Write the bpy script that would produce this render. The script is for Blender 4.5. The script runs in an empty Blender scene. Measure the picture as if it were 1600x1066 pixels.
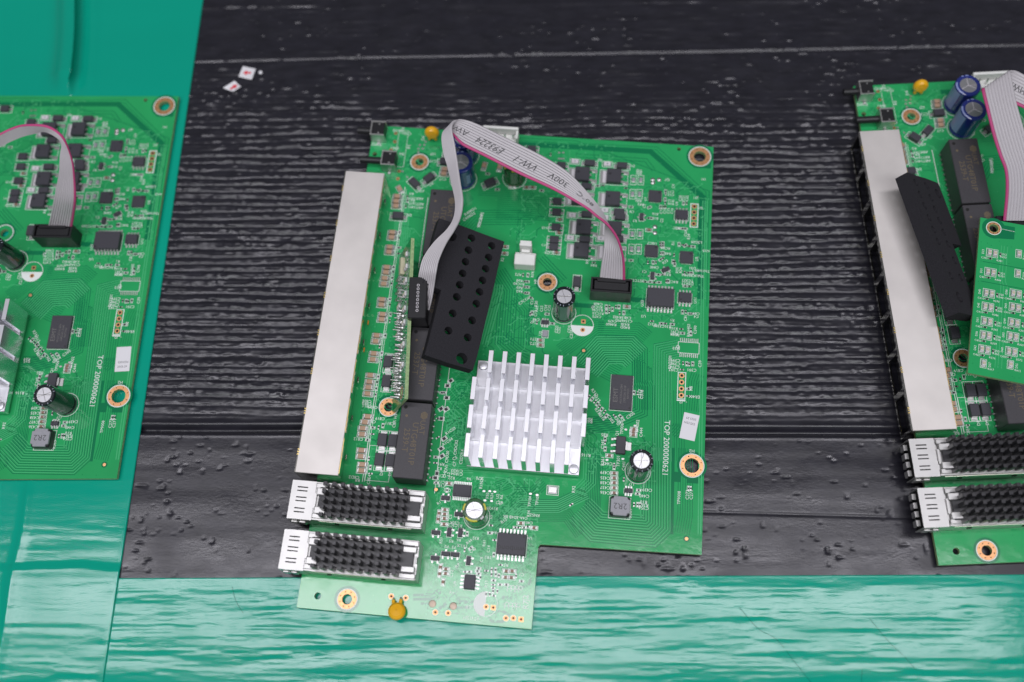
import bpy, math, random
import numpy as np
from mathutils import Vector, Matrix

random.seed(7)
SC = bpy.context.scene
COL = SC.collection
S = 0.001                      # everything below is written in millimetres
R = math.radians

# ------------------------------------------------------------------ camera
cam_d = bpy.data.cameras.new('camera')
cam = bpy.data.objects.new('camera', cam_d); COL.objects.link(cam)
IR = Vector((0.9991878, 0.0153916, -0.0372406)); IU = Vector((-0.0015524, 0.9381940, 0.3461065)); FW = Vector((-0.0402661, 0.3457676, -0.9374558))
M4 = Matrix((IR, IU, -FW)).transposed().to_4x4()
M4.translation = Vector((15.635, -134.256, 367.2)) * S
cam.matrix_world = M4
cam_d.sensor_width = 36.0; cam_d.lens = 36.0
cam_d.clip_start = 0.02; cam_d.clip_end = 20.0
cam_d.dof.use_dof = True
cam_d.dof.focus_distance = 0.372
cam_d.dof.aperture_fstop = 5.0
SC.camera = cam

# ------------------------------------------------------------------ world and lamps
world = bpy.data.worlds.new('World'); SC.world = world; world.use_nodes = True
bg = world.node_tree.nodes['Background']
bg.inputs['Color'].default_value = (0.90, 0.93, 1.0, 1); bg.inputs['Strength'].default_value = 0.10

def area(name, loc, sx, sy, power, aim, color=(1, 1, 1)):
    d = bpy.data.lights.new(name, 'AREA'); d.shape = 'RECTANGLE'; d.size = sx; d.size_y = sy; d.energy = power; d.color = color
    o = bpy.data.objects.new(name, d); COL.objects.link(o); o.location = loc
    o.rotation_euler = (Vector(aim) - Vector(loc)).to_track_quat('-Z', 'Y').to_euler()
    return o
area('bench_lamp', (-0.14, 0.095, 2.0), 2.3, 0.18, 19.0, (-0.14, 0.095, 0), (0.95, 0.925, 1.0))
area('rear_lamp', (0.1, -1.0, 2.0), 2.4, 0.55, 29.0, (0, 0, 0), (0.96, 0.97, 1.0))

SC.view_settings.view_transform = 'Standard'; SC.view_settings.look = 'None'
SC.view_settings.exposure = 0.0; SC.view_settings.gamma = 1.0
SC.view_settings.use_curve_mapping = False
try:
    SC.cycles.use_denoising = True; SC.cycles.max_bounces = 8
except Exception: pass

# ------------------------------------------------------------------ materials
def mat(name, color, rough=0.5, metal=0.0, spec=0.5, coat=0.0, coat_rough=0.1, noise=None, bump=None, rvar=None, stretch=(1, 1, 1), mix=None):
    """noise=(scale per mm, amount): mottled base colour; bump=(scale per mm, strength, distance mm); rvar=(scale, +-)"""
    m = bpy.data.materials.new(name); m.use_nodes = True
    nt = m.node_tree; N = nt.nodes; L = nt.links; b = N['Principled BSDF']
    b.inputs['Base Color'].default_value = (*color, 1); b.inputs['Roughness'].default_value = rough
    b.inputs['Metallic'].default_value = metal; b.inputs['Specular IOR Level'].default_value = spec
    b.inputs['Coat Weight'].default_value = coat; b.inputs['Coat Roughness'].default_value = coat_rough
    if noise or bump or rvar:
        tc = N.new('ShaderNodeTexCoord'); mp = N.new('ShaderNodeMapping'); L.new(tc.outputs['Object'], mp.inputs['Vector'])
        mp.inputs['Scale'].default_value = stretch
        def tex(sc, det=4.0):
            t = N.new('ShaderNodeTexNoise'); t.inputs['Scale'].default_value = sc * 1000; t.inputs['Detail'].default_value = det
            L.new(mp.outputs['Vector'], t.inputs['Vector']); return t
        if noise:
            t = tex(noise[0]); mr = N.new('ShaderNodeMapRange'); L.new(t.outputs['Fac'], mr.inputs['Value'])
            mr.inputs['From Min'].default_value = 0.3; mr.inputs['From Max'].default_value = 0.7
            mx = N.new('ShaderNodeMix'); mx.data_type = 'RGBA'; L.new(mr.outputs['Result'], mx.inputs['Factor'])
            k = noise[1]
            c2 = mix or tuple(min(1, c * (1 + k)) for c in color)
            mx.inputs[6].default_value = (*[c * (1 - k) for c in color], 1); mx.inputs[7].default_value = (*c2, 1)
            L.new(mx.outputs[2], b.inputs['Base Color'])
        if rvar:
            t = tex(rvar[0]); mr = N.new('ShaderNodeMapRange'); L.new(t.outputs['Fac'], mr.inputs['Value'])
            mr.inputs['From Min'].default_value = 0.3; mr.inputs['From Max'].default_value = 0.7
            mr.inputs['To Min'].default_value = max(0.02, rough - rvar[1]); mr.inputs['To Max'].default_value = rough + rvar[1]
            L.new(mr.outputs['Result'], b.inputs['Roughness'])
        if bump:
            t = tex(bump[0], 6.0); bp = N.new('ShaderNodeBump'); L.new(t.outputs['Fac'], bp.inputs['Height'])
            bp.inputs['Strength'].default_value = bump[1]; bp.inputs['Distance'].default_value = bump[2] * S
            L.new(bp.outputs['Normal'], b.inputs['Normal'])
    return m

MT = {
 'mask':   mat('solder_mask_green', (0.025, 0.355, 0.112), 0.11, spec=0.5, noise=(0.05, 0.08), bump=(0.12, 0.6, 0.12)),
 'mask_d': mat('solder_mask_over_laminate', (0.006, 0.185, 0.072), 0.13, spec=0.5),
 'mask_l': mat('solder_mask_over_copper', (0.075, 0.470, 0.190), 0.14, spec=0.5),
 'edge':   mat('laminate_edge', (0.30, 0.42, 0.20), 0.6, noise=(1.0, 0.25)),
 'silk':   mat('white_ink', (0.77, 0.81, 0.78), 0.5),
 'gold':   mat('bare_copper_gold', (0.80, 0.42, 0.20), 0.38, metal=0.75, noise=(0.8, 0.12)),
 'tin':    mat('solder_tin', (0.60, 0.60, 0.585), 0.40, metal=1.0),
 'tin_b':  mat('tin_plate', (0.58, 0.575, 0.56), 0.43, metal=1.0, noise=(0.15, 0.05)),
 'nickel': mat('nickel_shield', (0.745, 0.705, 0.675), 0.50, metal=0.62, noise=(0.09, 0.05), bump=(3.0, 0.05, 0.05), rvar=(0.06, 0.07)),
 'nickel_s': mat('nickel_shield_bright', (0.66, 0.65, 0.58), 0.14, metal=1.0),
 'alu':    mat('anodised_aluminium', (0.75, 0.75, 0.785), 0.38, metal=0.80, noise=(0.3, 0.03), bump=(1.5, 0.05, 0.05), stretch=(5, 1, 1)),
 'alu_s':  mat('polished_fin_side', (0.80, 0.80, 0.83), 0.20, metal=0.95, bump=(1.2, 0.05, 0.05), stretch=(5, 1, 1)),
 'alu_c':  mat('capacitor_can_top', (0.66, 0.66, 0.68), 0.38, metal=1.0),
 'chip':   mat('chip_moulding', (0.046, 0.045, 0.056), 0.50, spec=0.45, noise=(3.0, 0.15), bump=(8.0, 0.10, 0.03)),
 'trafo':  mat('transformer_moulding', (0.050, 0.047, 0.053), 0.46, spec=0.45, noise=(4.0, 0.18), bump=(6.0, 0.14, 0.04)),
 'black':  mat('black_plastic', (0.014, 0.014, 0.016), 0.36, spec=0.5),
 'black_m': mat('black_anodised', (0.015, 0.015, 0.018), 0.33, spec=0.5, noise=(2.0, 0.2)),
 'hole':   mat('dark_cavity', (0.006, 0.006, 0.006), 0.8),
 'foam':   mat('black_foam', (0.030, 0.029, 0.034), 0.95, spec=0.15, noise=(3.0, 0.35), bump=(3.5, 0.9, 0.25)),
 'tan':    mat('ceramic_tan', (0.46, 0.30, 0.20), 0.45, noise=(1.5, 0.08)),
 'brown':  mat('ceramic_brown', (0.26, 0.16, 0.11), 0.5),
 'white':  mat('white_nylon', (0.78, 0.78, 0.75), 0.42, noise=(0.5, 0.03)),
 'grey':   mat('grey_ferrite', (0.30, 0.30, 0.33), 0.5, noise=(2.0, 0.08)),
 'light':  mat('light_ceramic', (0.66, 0.63, 0.66), 0.4),
 'yellow': mat('yellow_lacquer', (0.85, 0.44, 0.012), 0.28, spec=0.6, coat=0.4),
 'sleeve_k': mat('black_sleeve', (0.010, 0.015, 0.018), 0.16, spec=0.6, coat=0.3),
 'sleeve_b': mat('blue_sleeve', (0.018, 0.030, 0.19), 0.18, spec=0.6, coat=0.4),
 'sleeve_l': mat('pale_blue_print', (0.24, 0.29, 0.55), 0.25),
 'sleeve_g': mat('green_sleeve', (0.012, 0.085, 0.018), 0.18, spec=0.6, coat=0.4),
 'sleeve_y': mat('yellow_print', (0.62, 0.58, 0.05), 0.3),
 'slate':  mat('grey_print', (0.12, 0.17, 0.17), 0.3),
 'slate_l': mat('pale_print', (0.34, 0.36, 0.42), 0.4),
 'scuff':  mat('scuffed_tape', (0.001, 0.13, 0.095), 0.9, spec=0.1),
 'dull':   mat('tinned_copper', (0.42, 0.34, 0.27), 0.45, metal=0.8),
 'ink':    mat('chip_print', (0.135, 0.103, 0.062), 0.6),
 'ink_g':  mat('chip_print_grey', (0.15, 0.145, 0.14), 0.6),
 'ink_k':  mat('black_print', (0.09, 0.09, 0.095), 0.6),
 'ink_d':  mat('dark_print', (0.012, 0.012, 0.014), 0.45),
 'ribbon': mat('ribbon_grey', (0.50, 0.475, 0.495), 0.42, spec=0.45),
 'pink':   mat('ribbon_pink', (0.50, 0.06, 0.20), 0.45),
 'paper':  mat('label_paper', (0.74, 0.73, 0.76), 0.5),
 'red':    mat('red_print', (0.70, 0.03, 0.05), 0.5),
 'lens':   mat('amber_lens', (0.55, 0.50, 0.36), 0.3),
 'brass':  mat('brass_contact', (0.80, 0.60, 0.22), 0.3, metal=1.0),
 'orange': mat('orange_window', (0.85, 0.26, 0.02), 0.35),
}

# ------------------------------------------------------------------ mesh helpers
class MB:
    """collects faces in millimetres; build() links them as one mesh object"""
    def __init__(s): s.v = []; s.f = []; s.m = []; s.mats = []
    def mi(s, k):
        if k not in s.mats: s.mats.append(k)
        return s.mats.index(k)
    def add(s, vs, fs, k):
        o = len(s.v); i = s.mi(k); s.v += [tuple(p) for p in vs]
        for f in fs: s.f.append([o + q for q in f]); s.m.append(i)
    def box(s, x0, y0, z0, x1, y1, z1, k, c=0.0, side=None):
        """box; c chamfers its upper edges; side = other material for the walls"""
        if x0 > x1: x0, x1 = x1, x0
        if y0 > y1: y0, y1 = y1, y0
        if c <= 0:
            vs = [(x0,y0,z0),(x1,y0,z0),(x1,y1,z0),(x0,y1,z0),(x0,y0,z1),(x1,y0,z1),(x1,y1,z1),(x0,y1,z1)]
            s.add(vs, [(4,5,6,7)], k); o = vs
            s.add(vs, [(3,2,1,0),(0,1,5,4),(1,2,6,5),(2,3,7,6),(3,0,4,7)], side or k)
        else:
            r = []
            for (z, d) in ((z0, 0), (z1 - c, 0), (z1, c)):
                r += [(x0+d+ (c if d==0 else 0),y0+d,z),(x1-d-(c if d==0 else 0),y0+d,z),(x1-d,y0+d+(c if d==0 else 0),z),(x1-d,y1-d-(c if d==0 else 0),z),
                      (x1-d-(c if d==0 else 0),y1-d,z),(x0+d+(c if d==0 else 0),y1-d,z),(x0+d,y1-d-(c if d==0 else 0),z),(x0+d,y0+d+(c if d==0 else 0),z)]
            fs = []
            for l in (0, 1):
                for i in range(8): fs.append((l*8+i, l*8+(i+1)%8, l*8+8+(i+1)%8, l*8+8+i))
            s.add(r, fs + [tuple(range(7,-1,-1))], side or k); s.add(r[16:], [tuple(range(8))], k)
    def quad(s, pts, k): s.add(pts, [tuple(range(len(pts)))], k)
    def lathe(s, prof, k, n=28, cx=0, cy=0, cap=True):
        """prof: (r, z[, material])"""
        vs = []
        for p in prof:
            for i in range(n):
                a = 2*math.pi*i/n; vs.append((cx+p[0]*math.cos(a), cy+p[0]*math.sin(a), p[1]))
        for j in range(len(prof)-1):
            kk = prof[j+1][2] if len(prof[j+1]) > 2 else k
            s.add(vs[j*n:(j+2)*n], [(i, (i+1)%n, n+(i+1)%n, n+i) for i in range(n)], kk)
        if cap: s.add(vs[-n:], [tuple(range(n))], prof[-1][2] if len(prof[-1]) > 2 else k)
    def tube(s, p, q, r, k, n=10):
        p = Vector(p); q = Vector(q); d = (q-p).normalized(); a = d.orthogonal().normalized(); b = d.cross(a)
        vs = [p + a*r*math.cos(2*math.pi*i/n) + b*r*math.sin(2*math.pi*i/n) for i in range(n)]
        vs += [v + (q-p) for v in vs]
        s.add(vs, [(i,(i+1)%n,n+(i+1)%n,n+i) for i in range(n)] + [tuple(range(n-1,-1,-1)), tuple(range(n,2*n))], k)
    def ring(s, r0, r1, z, k, cx=0, cy=0, n=32, a0=0, a1=360):
        full = a1 - a0 >= 360; m = n if full else n+1
        vs = []
        for i in range(m):
            a = R(a0 + (a1-a0)*i/n); vs += [(cx+r0*math.cos(a), cy+r0*math.sin(a), z), (cx+r1*math.cos(a), cy+r1*math.sin(a), z)]
        s.add(vs, [(2*i, 2*i+1, 2*((i+1)%m)+1, 2*((i+1)%m)) for i in range(n)], k)
    def disc(s, r, z, k, cx=0, cy=0, n=20):
        s.add([(cx+r*math.cos(2*math.pi*i/n), cy+r*math.sin(2*math.pi*i/n), z) for i in range(n)], [tuple(range(n))], k)
    def xform(s, M, start=0):
        for i in range(start, len(s.v)): s.v[i] = tuple(M @ Vector(s.v[i]))
    def mesh(s, name, smooth=False):
        me = bpy.data.meshes.new(name)
        me.from_pydata([(x*S, y*S, z*S) for x, y, z in s.v], [], s.f)
        for k in s.mats: me.materials.append(MT[k])
        me.polygons.foreach_set('material_index', s.m)
        if smooth:
            me.polygons.foreach_set('use_smooth', [True]*len(me.polygons))
            try: me.set_sharp_from_angle(angle=R(40))
            except Exception: pass
        me.update(); return me

def link(name, me, parent=None, loc=(0,0,0), rot=0, label=None, kind=None):
    o = bpy.data.objects.new(name, me); COL.objects.link(o)
    if parent is not None: o.parent = parent
    o.location = Vector(loc)*S; o.rotation_euler = (0, 0, R(rot))
    if label: o['label'] = label
    if kind: o['kind'] = kind
    return o
def thing(o, label, cat, group=None):
    o['label'] = label; o['category'] = cat
    if group: o['group'] = group
    return o
def empty(name, loc, rz=0):
    o = bpy.data.objects.new(name, None); COL.objects.link(o); o.empty_display_size = 0.01
    o.location = Vector(loc)*S; o.rotation_euler = (0, 0, rz); return o

def from_curve(cu, k, smooth=False):
    ob = bpy.data.objects.new('tmp', cu); COL.objects.link(ob)
    bpy.context.view_layer.update()
    me = bpy.data.meshes.new_from_object(ob.evaluated_get(bpy.context.evaluated_depsgraph_get()))
    bpy.data.objects.remove(ob); bpy.data.curves.remove(cu)
    return me
def holed_plate(name, outline, holes, z0, z1, mats, edge_mat=1):
    """flat plate with round (x, y, r) or polygon holes; walls take mats[edge_mat]"""
    cu = bpy.data.curves.new(name, 'CURVE'); cu.dimensions = '2D'; cu.fill_mode = 'BOTH'; cu.extrude = (z1-z0)/2*S
    loops = [outline]
    for h in holes:
        if len(h) == 3 and not hasattr(h[0], '__len__'):
            loops.append([(h[0]+h[2]*math.cos(2*math.pi*i/28), h[1]+h[2]*math.sin(2*math.pi*i/28)) for i in range(28)])
        else: loops.append(h)
    for lp in loops:
        sp = cu.splines.new('POLY'); sp.points.add(len(lp)-1)
        for p, q in zip(sp.points, lp): p.co = (q[0]*S, q[1]*S, 0, 1)
        sp.use_cyclic_u = True
    me = from_curve(cu, None); me.name = name
    me.transform(Matrix.Translation((0, 0, (z0+z1)/2*S)))
    me.materials.clear()
    for k in mats: me.materials.append(MT[k])
    for p in me.polygons:
        p.material_index = edge_mat if abs(p.normal.z) < 0.5 else 0
        p.use_smooth = False
    return me

def text_batch(items, thin=0.0):
    """[(text, size mm)] -> list of (2D verts mm centred, faces)"""
    obs = []
    for t, h in items:
        cu = bpy.data.curves.new('t', 'FONT'); cu.body = t; cu.size = h*1.38; cu.resolution_u = 2
        cu.align_x = 'CENTER'; cu.align_y = 'CENTER'; cu.offset = -thin*h
        ob = bpy.data.objects.new('t', cu); COL.objects.link(ob); obs.append(ob)
    bpy.context.view_layer.update(); dg = bpy.context.evaluated_depsgraph_get()
    out = []
    for ob in obs:
        me = bpy.data.meshes.new_from_object(ob.evaluated_get(dg))
        out.append(([(v.co.x, v.co.y) for v in me.vertices], [tuple(p.vertices) for p in me.polygons]))
        bpy.data.meshes.remove(me)
    for ob in obs:
        cu = ob.data; bpy.data.objects.remove(ob); bpy.data.curves.remove(cu)
    return out
def put_text(mb, tx, x, y, z, rot, k):
    c, s_ = math.cos(R(rot)), math.sin(R(rot))
    mb.add([(x + c*a - s_*b, y + s_*a + c*b, z) for a, b in tx[0]], tx[1], k)
def text_part(name, lines, k, parent, z):
    """lines: (text, x, y, rot, height)"""
    mb = MB()
    for (t, x, y, r, h), g in zip(lines, text_batch([(l[0], l[4]) for l in lines])): put_text(mb, g, x, y, z, r, k)
    return mb

def vnoise(x, y, seed=0):
    xi = np.floor(x).astype(np.int64); yi = np.floor(y).astype(np.int64); xf = x-xi; yf = y-yi
    def h(a, b):
        n = (a*374761393 + b*668265263 + seed*1442695041) & 0x7fffffff
        n = ((n ^ (n >> 13))*1274126177) & 0x7fffffff
        return ((n ^ (n >> 16)) & 0xffff)/65535.0
    u = xf*xf*(3-2*xf); w = yf*yf*(3-2*yf)
    return (h(xi,yi)*(1-u)+h(xi+1,yi)*u)*(1-w) + (h(xi,yi+1)*(1-u)+h(xi+1,yi+1)*u)*w

def catmull(P, n):
    P = [np.array(p, float) for p in P]; P = [2*P[0]-P[1]] + P + [2*P[-1]-P[-2]]; out = []
    for i in range(1, len(P)-2):
        for t in np.linspace(0, 1, n, endpoint=False):
            a, b_, c, d = P[i-1:i+3]
            out.append(.5*((2*b_)+(-a+c)*t+(2*a-5*b_+4*c-d)*t*t+(-a+3*b_-3*c+d)*t**3))
    out.append(P[-2]); return np.array(out)

def sheet(name, xs, ys, hf, material, thick=0.0):
    """height-field sheet over the grid xs, ys (mm); thick adds a skirt down to hf - thick"""
    X, Y = np.meshgrid(xs, ys); Z = hf(X, Y)
    nx, ny = len(xs), len(ys)
    co = np.stack([X, Y, Z], -1).reshape(-1, 3)*S
    idx = np.arange(nx*ny).reshape(ny, nx)
    q = np.stack([idx[:-1,:-1], idx[:-1,1:], idx[1:,1:], idx[1:,:-1]], -1).reshape(-1, 4)
    if thick:
        rim = np.concatenate([idx[0,:], idx[1:,-1], idx[-1,-2::-1], idx[-2:0:-1,0]])
        low = co[rim].copy(); low[:,2] -= thick*S
        o = len(co); co = np.concatenate([co, low]); n = len(rim); k = np.arange(n)
        q = np.concatenate([q, np.stack([rim, o+k, o+(k+1)%n, rim[(k+1)%n]], -1)])
    me = bpy.data.meshes.new(name)
    me.vertices.add(len(co)); me.vertices.foreach_set('co', co.ravel())
    me.loops.add(q.size); me.loops.foreach_set('vertex_index', q.ravel().astype(np.int32))
    me.polygons.add(len(q)); me.polygons.foreach_set('loop_start', np.arange(0, q.size, 4, dtype=np.int32))
    me.polygons.foreach_set('use_smooth', np.ones(len(q), bool))
    me.materials.append(material); me.update(calc_edges=True); me.validate()
    return me

# ------------------------------------------------------------------ the surface: black film over the bench, green tape at its edges
film = mat('black_film', (0.018, 0.0175, 0.024), 0.28, spec=0.5, noise=(0.25, 0.22), bump=(1.4, 0.16, 0.15), rvar=(0.12, 0.08), stretch=(0.45, 1, 1))
green = mat('green_tape', (0.003, 0.335, 0.228), 0.115, spec=0.34, noise=(0.012, 0.06), bump=(1.8, 0.34, 0.04), rvar=(0.10, 0.04), stretch=(0.4, 1, 1))

def film_h(X, Y):
    warp = 1.7*vnoise(X/42, Y/9, 1) + 0.8*vnoise(X/13, Y/4, 2)
    ph = (Y + warp)/3.25*2*np.pi
    prof = 0.5+0.5*np.sin(ph) + 0.22*np.sin(2*ph+1.0+2*vnoise(X/30, Y/5, 27))
    band = np.clip((Y+34)/16, 0, 1)*np.clip((118-Y)/55, 0, 1)
    upper = np.clip((Y-60)/30, 0, 1)
    low = np.clip((-30-Y)/10, 0, 1)
    n1 = vnoise(X/17, Y/3.0, 3); n2 = vnoise(X/60, Y/18, 13)
    row = (Y + warp)/3.25
    crest = np.clip(vnoise(X/2.1 + 7.3*np.floor(row), row*1.0, 19)*0.65+vnoise(X/7.5 + 3.1*np.floor(row), row, 29)*0.5-0.52, 0, 1)*2.2
    far = 1 + np.clip(Y/90, 0, 1.2)
    h = band*far*prof*(0.07 + 0.14*n1 + 0.55*crest*(0.3+n2))
    h += (0.10*vnoise(X/9, Y/1.5, 4) + 0.10*vnoise(X/2.0, Y/0.95, 14))*(0.20+0.80*band)*(1-0.75*low)
    st = np.clip(vnoise(X/24, Y/16, 6)-0.35, 0, 1)*1.6
    h += upper*(0.25+st)*0.30*vnoise(X/7, Y/1.4, 5)
    dots = vnoise(X/1.7, Y/1.7, 20)*0.8+0.25*vnoise(X/22, Y/16, 28); h += upper*0.50*np.clip((dots-0.76)/0.24, 0, 1)
    h += low*(0.24*vnoise(X/70, Y/7, 7) + 0.035*vnoise(X/30, Y/2.2, 8) + 0.008*vnoise(X/1.8, Y/1.2, 15))
    pit = vnoise(X/1.7, Y/1.5, 9)*(0.72+0.42*vnoise(X/9, Y/7, 43)); pit = np.clip((pit-0.80)/0.2, 0, 1)
    h -= pit*(0.30*low + 0.25*band)
    bmp = vnoise(X/2.2, Y/1.9, 12); h += 0.26*np.clip((bmp-0.88)/0.12, 0, 1)*(0.8*band+0.08*low+0.55*upper)
    # joints between the strips of film
    d = Y + 34.5 - 0.6*vnoise(X/60, 0*Y, 10)
    h += 0.40*np.exp(-((d-2.4)/1.0)**2) - 2.2*np.exp(-(d/1.15)**2) + 0.22*np.exp(-((d+1.8)/0.8)**2)
    d = Y + 62.5 + 0.02*X; h -= 0.16*np.exp(-(d/0.5)**2)*np.clip((X-20)/30, 0, 1)
    d = Y - (131.5 + 0.014*X) - 1.6*vnoise(X/70, 0*Y, 11)
    k = 0.25+0.55*np.clip((X+30)/90, 0, 1)+0.25*vnoise(X/25, 0*Y, 17)
    h += 0.26*k*np.exp(-(d/0.9)**2) - 0.35*np.exp(-((d+1.5)/0.6)**2)
    d = Y - 158; h += 0.25*np.exp(-(d/1.2)**2)*(0.4+vnoise(X/30, 0*Y, 18))
    return np.minimum(h, 0.75) - 0.30 - 0.6*((X < -142) | (Y < -95))
xs = np.arange(-150, 270.1, 0.62); ys = np.arange(-100, 240.1, 0.40)
o = link('table_film', sheet('table_film', xs, ys, film_h, film)); o['kind'] = 'structure'

def tape_wave(X, Y, s0, k=1.0):
    wx = X/40 + 0.8*vnoise(X/25, Y/10, s0+3); wy = Y + 0.7*vnoise(X/40, Y/12, s0+5)
    w = 0.105*vnoise(wx*1.1, wy/4.0, s0) + 0.085*vnoise(wx*1.9, wy/1.9, s0+1) + 0.042*vnoise(X/8, wy/0.95, s0+2) + 0.016*vnoise(X/2.2, Y/0.9, s0+4) + 0.4*vnoise(X/120, Y/22, s0+6) - 0.33
    return w*k
def lower_h(X, Y):
    return 0.40 + tape_wave(X, Y, 21, 0.85)*np.clip((-87.0-Y)/4, 0.25, 1)
def crease_x(Y): return -191.5 - 0.10*(Y-112) + 1.2*np.sin(Y/17.0)
def left_h(X, Y):
    h = 0.62 + tape_wave(X, Y, 31, 0.80)*(0.10+0.45*np.clip((-Y-50)/20, 0, 1.0)+0.35*np.clip((-105-Y)/6, 0, 1))*np.clip((-139.0-X)/3, 0.2, 1)
    pass
    h += 0.5*np.clip((-85.5-Y+2.2*vnoise(X/14, Y/30, 40))/2.4, 0, 1)
    # the loose crease that runs away from the camera, and the lap near the left border
    cx = crease_x(Y)
    d = X - cx; up = np.clip((Y-109.5)/12, 0, 1)
    h += up*(6.0*np.exp(-np.where(d < 0, (d/6.5)**2, (d/1.7)**2)) + 0.9*np.exp(-((d-8)/3.0)**2))
    d2 = X - (-178.0 - 0.02*Y); lo = np.clip((-48-Y)/12, 0, 1)
    d2 = d2 + 2.0*vnoise(0*X, Y/18, 41); h += lo*(0.7*np.exp(-(d2/1.7)**2) - 0.2*np.clip(-d2/20, 0, 1))
    return h
nb = sheet('tape', np.arange(-144, 280.1, 1.0), np.arange(-190, -87.3, 0.36), lower_h, green, 0.5)
me = nb
co = np.empty(len(me.vertices)*3); me.vertices.foreach_get('co', co); co = co.reshape(-1, 3)
co[:, 1] += (0.0146*co[:, 0])*np.clip((co[:, 1]+0.2)/0.11, 0, 1)    # the strip lies a little askew
me.vertices.foreach_set('co', co.ravel()); me.update()
thing(link('green_tape', nb), 'wide glossy green tape strip across the bottom, below the middle circuit board', 'tape', 'green tape strips on the bench')
def scratch(parent, P, hf, w=0.17):
    b = MB(); P = catmull(P, 12)
    for i in range(len(P)-1):
        a, c = P[i], P[i+1]; d = c-a; n = np.array([-d[1], d[0]])/max(1e-6, np.hypot(*d))*w/2
        za = float(hf(np.array([[a[0]]]), np.array([[a[1]]]))[0, 0])+.03; zc = float(hf(np.array([[c[0]]]), np.array([[c[1]]]))[0, 0])+.03
        b.quad([(*(a-n), za), (*(c-n), zc), (*(c+n), zc), (*(a+n), za)], 'scuff')
    link('scratch', b.mesh('scratch'), parent)
low_tape = bpy.data.objects['green_tape']
nb = sheet('tape', np.arange(-270, -138.9, 0.6), np.arange(-180, 240.1, 0.45), left_h, green, 0.9)
co = np.empty(len(nb.vertices)*3); nb.vertices.foreach_get('co', co); co = co.reshape(-1, 3); XX = co[:, 0]/S; YY = co[:, 1]/S
dd = XX - crease_x(YY); co[:, 0] += S*3.4*np.exp(-((dd+1.2)/1.5)**2)*np.clip((YY-111)/10, 0, 1)*np.clip(co[:, 2]/S/6.0, 0, 1)
nb.vertices.foreach_set('co', co.ravel()); nb.update()
thing(link('green_tape', nb), 'green tape strip running up the left side, beneath the leftmost circuit board', 'tape', 'green tape strips on the bench')

for P in ([(80,-97),(86,-104),(92,-107.5),(97,-114),(103,-122)], [(124,-100),(130,-108),(134,-112),(138,-117)], [(120,-117),(119.5,-121),(121,-125)], [(-98,-92),(-96,-97),(-93,-101)]):
    scratch(low_tape, P, lower_h)

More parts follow.
